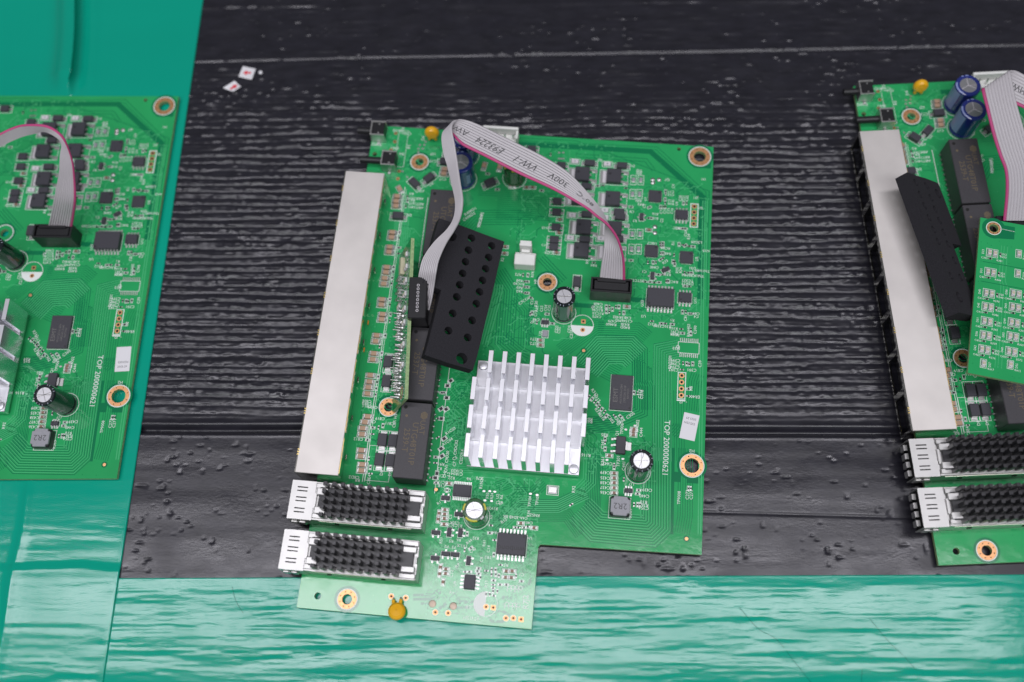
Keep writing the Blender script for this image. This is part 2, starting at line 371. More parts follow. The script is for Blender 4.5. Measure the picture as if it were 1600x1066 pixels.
# ------------------------------------------------------------------ board data (mm in the board's own frame)
PARTS = {
 'ceramic_capacitor': [
  (14.15,162.22,0,'2'),(14.04,159.94,0,'2'),(14.23,157.8,0,'2'),(14.36,146.14,0,'2'),(14.33,143.92,0,'2'),(14.23,139.7,0,'2'),(14.19,137.51,0,'2'),
  (14.21,130.95,0,'2'),(14.17,128.76,0,'2'),(14.02,126.24,0,'2'),(14.02,123.85,0,'2'),(14.2,117.25,0,'2'),(14.24,115.05,0,'2'),(15.27,111.18,0,'2'),
  (15.17,109.02,0,'2'),(14.2,102.43,0,'2'),(14.12,100.03,0,'2'),(14.1,95.1,0,'2'),(14.06,92.64,0,'2'),(13.98,86.37,0,'2'),(14.03,83.81,0,'2'),
  (13.93,81.55,0,'2'),(13.97,79.08,0,'2'),(15.31,70.32,0,'2'),(14.59,68.1,0,'2'),(14.09,65.71,0,'2'),(14.17,63.41,0,'2'),(14.79,57.42,0,'2'),
  (14.84,55.15,0,'2'),(15.86,52.16,0,'2'),(15.88,49.92,0,'2'),(14.66,165.57,-55,'2'),(47.55,178.65,80,'2'),(53.9,178.56,80,'2'),(31.82,175.9,0,'2'),
  (31.68,173.78,0,'2'),(32.12,184.83,0,'2'),(31.87,182.85,0,'2'),],
 'small_resistor': [
  (18.16,162.76,90,'2'),(18.4,160.88,90,'2'),(18.06,158.28,90,'2'),(17.04,146.62,90,'2'),(17.1,144.15,90,'2'),(17.59,139.97,0,'2'),
  (17.85,137.43,0,'2'),(16.68,131.4,90,'2'),(16.78,129.42,90,'2'),(16.8,126.81,90,'2'),(16.79,124.41,90,'2'),(17.02,117.81,90,'2'),
  (17.32,115.61,90,'2'),(18.18,111.66,90,'2'),(18.23,108.88,90,'2'),(17.27,102.8,90,'2'),(15.72,98.24,90,'2'),(16.96,95.62,90,'2'),
  (17.17,92.93,90,'2'),(16.88,86.2,90,'2'),(16.71,84.02,90,'2'),(16.76,81.54,90,'2'),(16.85,79.08,90,'2'),(17.62,66.41,0,'2'),(19.7,66.65,90,'2'),
  (21.25,67.49,90,'2'),(17.71,63.98,0,'2'),(16.32,61.63,0,'2'),(17.84,54.72,90,'2'),(18.79,51.5,90,'2'),(19.18,49.2,0,'2'),(42.35,81.99,0,'2'),
  (41.3,71.84,0,'2'),(41.6,81.92,0,'2'),(42.02,64.63,40,'2'),(42.23,57.27,0,'2'),(42.3,55.12,0,'2'),(43.48,47.88,0,'2'),(41.57,49.58,0,'2'),
  (64.65,31.53,0,''),(66.55,29.15,0,''),(58.46,25.65,40,''),(64.76,34.23,0,''),(73.51,34.22,0,''),(74.53,34.31,0,''),(76.57,34.48,0,''),
  (77.81,34.97,0,''),(56.64,30.58,90,''),(56.37,24.84,90,''),(66.8,24.11,90,''),(66.52,18.86,90,''),(67.89,18.85,90,''),(66.68,17.26,90,''),
  (68.17,17.39,90,''),(64.79,18.3,0,''),(61.98,18.87,0,''),(75.29,17.48,90,''),(67.57,15.19,0,''),(67.58,13.71,0,''),(70.02,13.93,0,''),
  (67.68,12.66,0,''),(72.18,14.12,0,''),(69.28,11.73,90,''),(67.79,11.6,90,''),(66.68,10.44,90,''),(65.46,10.33,90,''),(68.22,10.04,0,''),
  (77.36,15.78,0,''),(69.49,20.75,0,''),(61.66,17.89,0,''),(57.33,17.24,0,''),(58.83,17.37,0,''),(69.3,17.08,90,''),(62.17,16.99,0,''),
  (62.84,15.84,90,''),(53.86,168.59,0,'2'),(62.84,170.87,90,'12'),(71.66,169.33,0,'1'),(73.94,186,90,'1'),(49.3,175.37,0,'2'),(67.52,131.98,90,''),
  (69.38,132.12,90,'1'),(68.46,129.25,0,''),(69.39,129.32,0,'1'),(68.66,126.99,0,''),(69.59,127.06,0,''),(69.12,124.5,0,''),(69.81,124.56,0,''),
  (71.36,122.67,0,'1'),(72.36,116.51,90,'1'),(71.71,115.97,90,''),(78.11,116.47,0,'1'),(74.52,112.73,90,'1'),(80.39,112.7,0,'1'),(94.5,139.3,0,'1'),
  (93.84,173.1,0,'1'),(105.09,172.76,0,'1'),(107.55,164.62,0,'1'),(95.87,173.39,0,'1'),(120.94,172.47,90,'1'),(120.98,171.46,90,'1'),
  (120.86,168.95,90,'1'),(120.92,167.46,90,'1'),(119.24,165.46,90,'1'),(120.34,165.54,90,'1'),(114.85,165.02,30,'1'),(121.22,165.61,90,'1'),
  (128.19,167.74,90,'1'),(129.39,167.82,90,'1'),(115.73,160.25,0,'1'),(114.75,160.18,0,'1'),(108.81,141.4,0,'1'),(119.71,149.44,90,'1'),
  (120.79,149.52,90,'1'),(119.97,148.37,90,'1'),(120.84,148.44,90,'1'),(120.1,145.25,90,'1'),(120.97,145.32,90,'1'),(115.32,141.06,90,'1'),
  (117.36,141.21,90,'1'),(118.44,141.3,90,'1'),(124.99,142.03,90,'1'),(125.64,142.08,90,'1'),(125.68,140.89,90,'1'),(125.31,144.93,90,'1'),
  (120.22,142.62,40,'1'),(121.06,143.17,40,'1'),(127.08,149.63,90,'1'),(128.61,149.51,0,'1'),(129.48,149.33,40,'1'),(131,149.08,0,'1'),
  (132.52,149.08,0,'1'),(128.14,156.52,0,'1'),(129.12,156.59,0,'1'),(114.7,132.67,0,'1'),(116.63,132.82,0,'1'),(118.2,132.64,0,'1'),
  (120.02,132.88,0,'1'),(122.75,133.59,90,'1'),(123.48,133.65,90,'1'),(131.05,137.77,0,'1'),(132.15,137.85,0,'1'),(129.58,137.66,90,'1'),
  (129.42,121.34,90,'1'),(130.6,121.43,90,'1'),(132.16,120.77,0,'1'),(132.7,120.81,0,'1'),(130.05,132.14,0,'1'),(131.61,132.06,0,'1'),
  (119.61,136.09,0,'1'),(121.17,136.2,0,'1'),(100.47,121.18,90,'1'),(101.61,121.27,90,'1'),(100.59,119.21,90,'1'),(101.72,119.3,90,'1'),
  (102.8,120.37,90,'1'),(104.11,121.46,90,'1'),(105.25,121.55,90,'1'),(105.62,119.11,90,'1'),(107.21,119.23,90,'1'),(118.03,116.63,0,'1'),
  (121.68,115.94,0,'1'),(123.04,116.04,0,'1'),(125.75,116.01,0,'1'),(129.2,114.33,0,'1'),(129.71,112.67,0,'1'),(132.8,114.37,90,'1'),
  (132.86,112.67,90,'1'),(114.04,87.65,90,'1'),(112.71,87.77,90,'1'),(96.25,84.8,60,'1'),(97.41,83.97,60,'1'),(98.58,83.13,60,'1'),
  (99.52,82.28,60,'1'),(100.24,81.41,60,'1'),(101.19,80.34,60,'1'),(102.34,79.51,60,'1'),(103.1,77.96,60,'1'),(106.17,78.21,-40,'1'),
  (108.37,78.16,-40,'1'),(130.36,100.73,90,'1'),(131.7,100.6,90,'1'),(132.59,100.44,90,'1'),(133.91,100.78,90,'1'),(130,98.1,0,'1'),
  (132.69,90.79,0,'1'),(132.78,88.01,0,'1'),(103.19,69.31,90,'1'),(103.27,67.96,90,'1'),(103.43,65.5,90,'1'),(107.02,59.8,90,'1'),
  (107.07,58.92,90,'1'),(110.76,54.81,90,'1'),(115.94,50.01,0,'1'),(114.87,46.02,90,'1'),(116.14,46.12,90,'1'),(116.99,46.2,90,'1'),
  (133.94,53.5,90,'1'),(134.79,53.57,90,'1'),(116.3,51.34,0,'1'),(92.65,44.11,40,'1'),(47.74,45.51,90,''),(43.33,51.32,90,'2'),(42.87,49.73,0,'2'),],
 'power_diode': [
  (15.68,153.36,0,'2'),(50.81,170.86,30,'2'),(88.58,130.18,90,'1'),(20.35,168.47,-42,'2'),(25.99,171.21,45,'2'),(31.72,179.18,0,'2'),],
 'clamp_diode': [
  (22.04,61.78,90,'2'),(25.93,61.78,90,'2'),(21.97,54.36,90,'2'),(25.99,54.39,90,'2'),(20.12,91.93,90,'2'),(20.52,84.31,90,'2'),],
 'black_resistor': [
  (44.3,86.79,40,'2'),(43.38,84.81,0,'2'),(43.57,80.09,0,'2'),(42,75.7,40,'2'),(43.9,75.66,40,'2'),(42.55,71.94,0,'2'),(44.45,64.45,40,'2'),
  (43.78,60.59,40,'2'),(44.37,57.85,40,'2'),(43.34,51.27,90,'2'),(43.01,49.62,0,'2'),],
 'small_capacitor': [
  (48.26,47.94,0,''),(47.8,38.33,0,''),(47.87,36.78,0,''),(47.97,35.23,0,''),(45.84,36.86,90,''),(45.77,34.78,90,''),(48.08,33.18,0,''),
  (75.29,35.86,0,''),(80.14,34.66,0,''),(48.54,18.09,90,''),(50.53,17.59,0,''),(48.53,15.79,90,''),(50.65,16.06,0,''),(50.09,13.1,90,''),
  (71.74,18.78,0,''),(73.78,18.96,0,''),(71.67,16.62,0,''),(73.72,16.67,0,''),(58.99,170.59,90,'2'),(60.68,170.71,90,'2'),(65.55,170.25,0,'12'),
  (67.95,170.42,0,'12'),(80.04,151.03,0,'1'),(79.84,156.82,0,'1'),(79.77,142.41,0,'1'),(108.24,121.79,0,'1'),(76.49,105.55,0,'1'),
  (76.65,103.62,0,'1'),(59.4,143.47,0,'2'),(59.44,140.62,0,'2'),(115.1,154.94,0,'1'),(113.27,72.77,0,'1'),(113.33,71.51,0,'1'),(105.09,63.08,0,'1'),
  (113.43,73.78,0,'1'),(107.2,56.71,0,'1'),(107.31,54.96,0,'1'),(107.41,53.21,0,'1'),(107.51,51.38,0,'1'),(107.62,49.52,0,'1'),],
 'small_transistor': [
  (47.51,42.56,180,''),(52.99,37.12,180,''),(45.55,29.92,0,''),(50.26,30.46,90,''),(54.23,30.67,90,''),(49.85,22.8,0,''),(53.18,22.84,0,''),
  (46.35,20.99,0,''),(58.18,21.17,90,''),(111.95,160.33,90,'1'),(122.29,138.27,30,'1'),(117.33,135.28,90,'1'),],
 'test_pad': [
  (61.04,46.31,0,''),(63.11,46.48,0,''),(64.94,46.45,0,''),(61.71,43.03,0,''),(64.11,42.97,0,''),(77.8,46.76,0,''),(80.2,46.57,0,''),
  (77.27,187.15,0,'1'),(78.97,187.27,0,'1'),(77.48,184.38,0,'1'),(78.45,184.44,0,'1'),(79.18,184.5,0,'1'),(14.66,174.03,-45,'2'),
  (16.95,171.54,-45,'2'),(113.71,75.11,0,'1'),(110.52,73.39,0,'1'),(104.35,61.5,0,'1'),(110.04,62.33,0,'1'),],
 'fiducial': [
  (43.71,45.44,0,'2'),(133.86,35.51,0,'1'),(93.05,102.79,0,'1'),],
 'tssop_chip': [
  (53.21,45.64,0,''),],
 'wide_chip': [
  (72.74,28.03,180,''),(120.71,125.95,0,'1'),],
 'so_chip': [
  (59.41,13.83,90,''),(127.52,162.19,0,'1'),(130.08,127,0,'1'),],
 'via_ring': [
  (65.86,6.06,0,''),(73.09,2.89,0,''),(75.64,3.12,0,''),(48.52,2.66,0,''),(53,2.8,0,''),(32.54,6.66,0,'2'),(37.64,6.58,0,''),(92.12,111.06,0,'1'),],
 'square_via': [
  (68.39,6.02,0,''),(78.35,2.97,0,''),(92.15,114.54,0,'1'),],
 'copper_disc': [
  (47.23,5.45,0,''),(54.49,5.31,0,''),],
 'square_diode': [
  (78.7,180.99,0,'1'),(78.28,164.63,0,'1'),(78.41,159.83,0,'1'),(78.69,153.23,0,'1'),(66.1,187.6,0,'12'),(78.41,147.74,0,'1'),(78.42,144.61,0,'1'),],
 'sot_six_chip': [
  (77.63,112.82,0,'1'),(112.67,50.73,0,'1'),],
 'tiny_chip': [
  (78.09,108.28,0,'1'),],
 'disc_varistor': [
  (25.24,189.22,0,'2'),],
 'power_transistor': [
  (87.37,177.2,0,'1'),(100.01,177.23,0,'1'),(100.11,167.02,0,'1'),(86.83,166.62,0,'1'),(101.5,153.86,0,'1'),(100.85,143.86,0,'1'),
  (89.49,153.77,0,'1'),(89.26,143.61,0,'1'),],
 'flat_diode': [
  (89.97,182.76,0,'1'),(102.95,182.51,0,'1'),(89.4,172.08,0,'1'),(102.98,161.63,0,'1'),(103.48,159.41,0,'1'),(90.31,148.7,0,'1'),(90.37,159.58,0,'1'),
  (103.27,149.89,0,'1'),],
 'shunt_resistor': [
  (84.01,183.45,0,'1'),(97.05,183.2,0,'1'),(97.31,162.26,0,'1'),(84.6,159.19,0,'1'),(84.65,149.22,0,'1'),(97.5,159.15,0,'1'),(96.57,149.83,0,'1'),],
 'chip_resistor': [
  (107.93,176.73,90,'1'),(110.86,176.94,90,'1'),(107.88,170.37,90,'1'),(110.66,170.57,90,'1'),(108.65,152.75,90,'1'),(111.7,152.97,90,'1'),
  (108.77,146.21,90,'1'),(111.48,146.41,90,'1'),],
 'solder_pad': [
  (115.6,177.47,0,'1'),(118.14,177.65,0,'1'),(115.66,176.17,0,'1'),(117.38,156.51,0,'1'),(117.5,153.95,0,'1'),],
 'qfn_chip': [
  (116.81,169.87,0,'1'),(116.48,145.8,0,'1'),(130.06,144.07,0,'1'),],
 'memory_chip': [
  (108.11,87.18,0,'1'),],
 'regulator_chip': [
  (108.93,67.05,0,'1'),],
 'inductor': [
  (109.88,44.37,0,'1'),],
 'crystal': [
  (85.63,48.69,0,''),],
 'pin_hole': [
  (130.05,95.81,0,'1'),(130.08,93.24,0,'1'),(130.11,90.68,0,'1'),(130.14,88.13,0,'1'),(132.45,166.68,0,'1'),(132.45,164.12,0,'1'),
  (132.45,161.56,0,'1'),(132.45,159.02,0,'1'),],
}
SILK_TEXT = [
 (125.33,67.73,'TOP 2000000621',-90,2.1),(103.99,56.8,'C439',180,1),(104.11,54.83,'C435',180,1),(104.22,53.07,'C438',180,1),
 (104.32,51.33,'C437',180,1),(104.44,49.5,'C436',180,1),(130.73,49.87,'TP9008',90,0.95),(133.66,51.21,'C272',90,1),(135.06,51.33,'C271',90,1),
 (119.33,51.73,'C439',180,1),(118.37,49.47,'C440',180,1),(118.26,47.29,'R10',180,1),(118.31,46.21,'R361',180,1),(118.37,45.14,'C354',180,1),
 (113.8,42.81,'R369',90,1),(112.4,41.19,'L6',180,1),(113.58,53.43,'U7',180,1),(108.48,61.4,'TP301',90,1),(102.87,60.93,'R361',90,1),
 (110.52,59.79,'C441',90,1),(104.65,60.19,'C442',180,1),(134.71,67.39,'H2',180,1),(93.14,49.72,'R92',90,1),(96.66,62.64,'R116',180,1),
 (109.1,73.59,'TP006',90,1),(114.73,74.97,'TP4002',90,1),(116.15,72.81,'C444',90,1),(107.46,71.73,'Q1',90,1),(102.91,70.8,'R85',180,1),
 (102.48,67.15,'C345',90,1),(98.16,86.55,'R312',-50,1),(99.18,84.53,'R313',-50,1),(99.96,79.26,'R315',-50,1),(101.39,77.53,'R316',-50,1),
 (104.74,76.89,'C302',-50,1),(107.16,76.86,'C303',-50,1),(108.53,76.06,'C304',40,1),(111.89,78.86,'C305',40,1),(96.84,76.24,'R64',180,1),
 (96.9,75.33,'R65',180,1),(114.99,87.45,'C317',90,1),(115.66,87.27,'C318',90,1),(130.08,85.65,'J2',180,1),(133.64,91.06,'R8',90,1),
 (134.84,88.04,'ER401',180,1),(125.51,100.79,'RN3301',90,1),(127.49,101.67,'C399',180,1),(127.54,100.34,'C398',180,1),(127.37,99.04,'C394',180,1),
 (126.96,97.91,'C397',180,1),(133.62,98.35,'C391',180,1),(136.66,100.97,'C39',90,1),(127.53,106.46,'U33',180,1),(132.05,85.81,'-',0,1),
 (126.88,111.97,'R514',180,1),(97.22,122.17,'C46R',180,0.95),(96.84,120.9,'R1C47',180,0.95),(97.15,119.68,'R1C46',180,0.95),
 (97.46,118.32,'R1C53',180,0.95),(97.09,116.95,'C473',180,0.95),(106.67,117.35,'C48.5R402',180,0.95),(107.42,116.03,'C1546MC',180,0.95),
 (103.12,115.6,'C479',180,0.95),(102.74,114.19,'R4460',180,0.95),(107.96,114.6,'R43B',180,0.95),(108.02,113.38,'R40D',180,0.95),
 (114.72,118.48,'U3',180,0.95),(118.13,115.5,'R312',180,0.95),(122.01,114.97,'R36C3389',180,0.95),(125.66,117.71,'R1',180,0.95),
 (126.24,114.47,'R101',180,0.95),(126.83,113.15,'C391',180,0.95),(126.87,112.09,'R18',180,0.95),(131.99,114.05,'RN4402',90,0.95),
 (134.45,114.49,'C390',90,0.95),(134.61,121.11,'C84',180,0.95),(134.65,119.89,'C4',180,0.95),(130.69,119.08,'C81',90,0.95),
 (134.08,126.52,'U11',90,0.95),(114.1,123.73,'U33',90,0.95),(111.8,133.09,'C35TC560',180,0.95),(125.13,133.6,'R4C70',180,0.95),
 (130.84,134.55,'TC32T',180,0.95),(130.89,133.29,'D3X17',180,0.95),(132.84,136.87,'TNUKBRMN',180,0.95),(135.76,139.08,'TN1V4EL1',180,0.95),
 (132.51,140,'D31',180,0.95),(126.79,138.55,'R33',90,0.95),(128.17,138.65,'R34',90,0.95),(134.23,143.97,'U5',90,0.95),(137.59,147.72,'H10',180,0.95),
 (122.04,141.76,'R33',40,0.95),(116.59,149.35,'U8C7',180,0.95),(121.79,147.67,'RC8A',180,0.95),(122.82,145.42,'R4R',180,0.95),
 (124.73,149.96,'R1',90,0.95),(133.78,151.16,'L3D09',180,0.95),(129.46,154.75,'C6A',90,0.95),(130.68,153.27,'R34',90,0.95),
 (117.98,139.15,'C84E',180,0.95),(114.14,137.07,'C1',180,0.95),(123.18,136.49,'R53',180,0.95),(126.35,156.72,'U83C',180,0.95),
 (110.67,180.67,'R81',90,0.95),(109.48,180.58,'R80',90,0.95),(121.34,177.88,'Q7',180,0.95),(123.84,175.07,'C4',90,0.95),
 (122.99,172.57,'C11',180,0.95),(123.04,171.23,'C12',180,0.95),(123.14,168.55,'R12',180,0.95),(123.2,167.21,'R14',180,0.95),
 (120.97,163.85,'C14',90,0.95),(122.38,163.95,'C15',90,0.95),(123.79,164.06,'C16',90,0.95),(119.55,163.75,'C13',90,0.95),
 (117.26,162.25,'R16',180,0.95),(117.34,160.4,'R17',180,0.95),(119.97,159.53,'C2',90,0.95),(128.07,169.98,'C21',90,0.95),
 (129.48,170.09,'C22',90,0.95),(126.88,169.9,'C20',90,0.95),(132.78,170.59,'J31',180,0.95),(135.61,179.18,'H1',180,0.95),(135.04,166.21,'J3',90,0.95),
 (125.56,167.39,'U4',90,0.95),(110.37,167.62,'R82',180,0.95),(111.39,166.08,'R83',180,0.95),(113.17,168.63,'U1',90,0.95),(112.85,165.39,'C3',90,0.95),
 (94.01,185,'R2',180,0.95),(107.18,183.17,'D1',180,0.95),(127.36,156.66,'U83C',180,0.95),(108.01,162.63,'C8',180,0.95),(109.4,158.75,'R7',180,0.95),
 (65.62,132.1,'R72',180,0.95),(71.2,132.52,'R74',90,0.95),(66.31,129.6,'R68',180,0.95),(66.2,128.22,'R1C60',180,0.95),(66.59,126.58,'R65',180,0.95),
 (66.72,125.08,'R63',180,0.95),(69.13,121.49,'C7CC60',40,0.95),(71.94,121.21,'C12',90,0.95),(73.64,120.34,'R30',90,0.95),(74.03,118.38,'R65',90,0.95),
 (73.74,116.37,'C17',90,0.95),(75.87,118.52,'C53',90,0.95),(77.45,118.89,'C54',90,0.95),(78.83,119,'C55',90,0.95),(73.35,112.87,'C47',180,0.95),
 (74.18,113.92,'C48',180,0.95),(82.25,110.62,'CD2',90,0.95),(83.19,110.21,'C52',90,0.95),(87.02,111,'CD9',90,0.95),(88.07,109.12,'C21A',90,0.95),
 (74.17,105.98,'R2T1',180,0.95),(74.32,104.14,'R2T2',180,0.95),(76.25,108.44,'U2',90,0.95),(74.82,145.44,'D11',180,0.95),
 (74.43,153.02,'D10',180,0.95),(76.73,142.2,'C276',180,0.95),(72.62,129.58,'H9',90,0.95),(91.94,139.48,'R9',90,0.95),(94.59,138.24,'R84',180,0.95),
 (58.95,138.01,'R2',90,0.95),(48.55,154.02,'R79C401',80,0.95),(21.4,162.23,'ARRTR91',180,1),(20.5,161.15,'R4',180,1),(21.96,159.82,'ART16V5',180,1),
 (21.9,158.23,'ART14V1',180,1),(19.9,154.64,'D9',180,1),(44.11,158,'R40RD1',40,1),(43.85,155.7,'C60RD2',40,1),(48.56,154.76,'R21CHRJ',85,1),
 (23.58,165.58,'D7',0,1),(27.06,169.04,'D6',40,1),(31.44,171.7,'C17',180,1),(42.77,169.3,'C24D',180,1),(19.6,164.13,'R3',180,1),
 (49.12,61.51,'C9DC02',90,0.95),(51.61,58.2,'C2D2K4',90,0.95),(46.36,57.76,'C9D20',90,0.95),(46.46,53.47,'CN1',90,0.95),(46.18,51.3,'CH1',90,0.95),
 (47.62,51.42,'L2',90,0.95),(50.47,53,'C1R03',180,0.95),(50.61,51.81,'C1R04',180,0.95),(48.81,50.19,'R22',180,0.95),(55.11,50.33,'V6',180,0.95),
 (49.29,55.31,'C7',90,0.95),(44.44,54.91,'R91',180,0.95),(44.1,53.27,'R2',180,0.95),(44.67,50.64,'C11',180,0.95),(45.34,48.31,'C17',180,0.95),
 (45.63,47,'C18',180,0.95),(47.76,45.6,'C12',180,0.95),(46.43,67.57,'R1C03',40,0.95),(45.84,63.42,'R1C04',40,0.95),(59.82,49.27,'R1N21',90,0.95),
 (58.86,50.91,'R70',180,0.95),(49.18,57.46,'C5',40,0.95),(62.5,44.8,'P30',90,0.9),(64.06,44.8,'R24',90,0.9),(66.14,44.85,'U2',90,0.9),
 (67.59,44.71,'R6',90,0.9),(64.63,40.41,'R1V20',180,0.9),(64.42,37.28,'L5',90,0.9),(66.48,42.65,'C5',40,0.9),(67.54,42.48,'R8',40,0.9),
 (77.78,44.01,'TP104',90,0.9),(80.44,44.76,'TP105',90,0.9),(77.78,39.59,'R34',90,0.9),(80,39.26,'RN52',180,0.9),(73.15,37.9,'C4A-3D4B BK',180,0.9),
 (69.18,36.27,'R12',40,0.9),(77.93,36.38,'C401',180,0.9),(51.81,34.12,'C20R',180,0.9),(51.65,33.21,'R1C3C26',180,0.9),(50.03,36.04,'C2',90,0.9),
 (47.65,27.48,'R51',90,0.9),(51.26,27.53,'R5',180,0.9),(53.9,28.15,'R6',180,0.9),(49.82,25.5,'P2',180,0.9),(52.39,25.47,'P3',180,0.9),
 (55.39,26.24,'TV1.X',180,0.9),(59.82,29.3,'R32',180,0.9),(57.66,27.84,'R44',40,0.9),(63.06,27.8,'R41',90,0.9),(64.79,25.92,'C14',90,0.9),
 (59.26,24.93,'C40',40,0.9),(78.91,30.96,'U4',180,0.9),(66.25,31.9,'R4',180,0.9),(78.59,34.63,'C408',180,0.9),(48.14,45.68,'U7',180,0.9),
 (45.32,40.71,'R1',40,0.9),(79.33,10.3,'J2',90,2),(79.54,7.94,'R7',90,2),(60.99,1.94,'RT41201',180,0.95),(52.7,16.24,'C12',90,0.95),
 (65.2,13.84,'R11',90,0.95),(59.8,5.38,'RT',0,0.95),(53.58,9.74,'R+',0,0.95),(77.13,18.12,'C1',180,0.95),(54.45,19.1,'R7',40,0.95),
 (62.71,22,'C9',90,0.95),(64.82,23,'TR1',180,0.95),(71.38,20.86,'R5',180,0.95),(54.32,12.88,'U9',90,0.95),(9.92,184.64,'SW1',180,1.1),
 (13.24,182.05,'R4',180,1.1),(9.82,192.87,'R1D',180,1.1),(12.3,193.05,'LD2',90,1.1),(14.47,191.77,'C10',180,1.1),(15.76,185.61,'R5',90,1.1),
 (21.19,189.96,'D4',90,1.1),(26.02,182.96,'H7',180,1.1),(26.42,179.63,'C13',180,1.1),(2.28,185.79,'SW02',180,1.1),(13.91,76.4,'C80E',180,1),
 (14.05,75.48,'C8E0',180,1),(14.18,74.55,'C811',180,1),(16.49,74.28,'C8B9',180,1),(19.78,70.13,'C819',180,1),(23.6,68.59,'C811',180,1),
 (25.45,71.52,'H5',90,1),(25.41,68.51,'C8R',90,1),(12.87,61.74,'C812',180,1),(17.04,68.74,'C82',180,1),(13.34,47.44,'C8D2',180,1),
 (14.82,46.45,'R8',180,1),(18.94,47.03,'C8E4',90,1),(23.19,49.83,'D8',90,1),(26.28,49.87,'D9',90,1),]
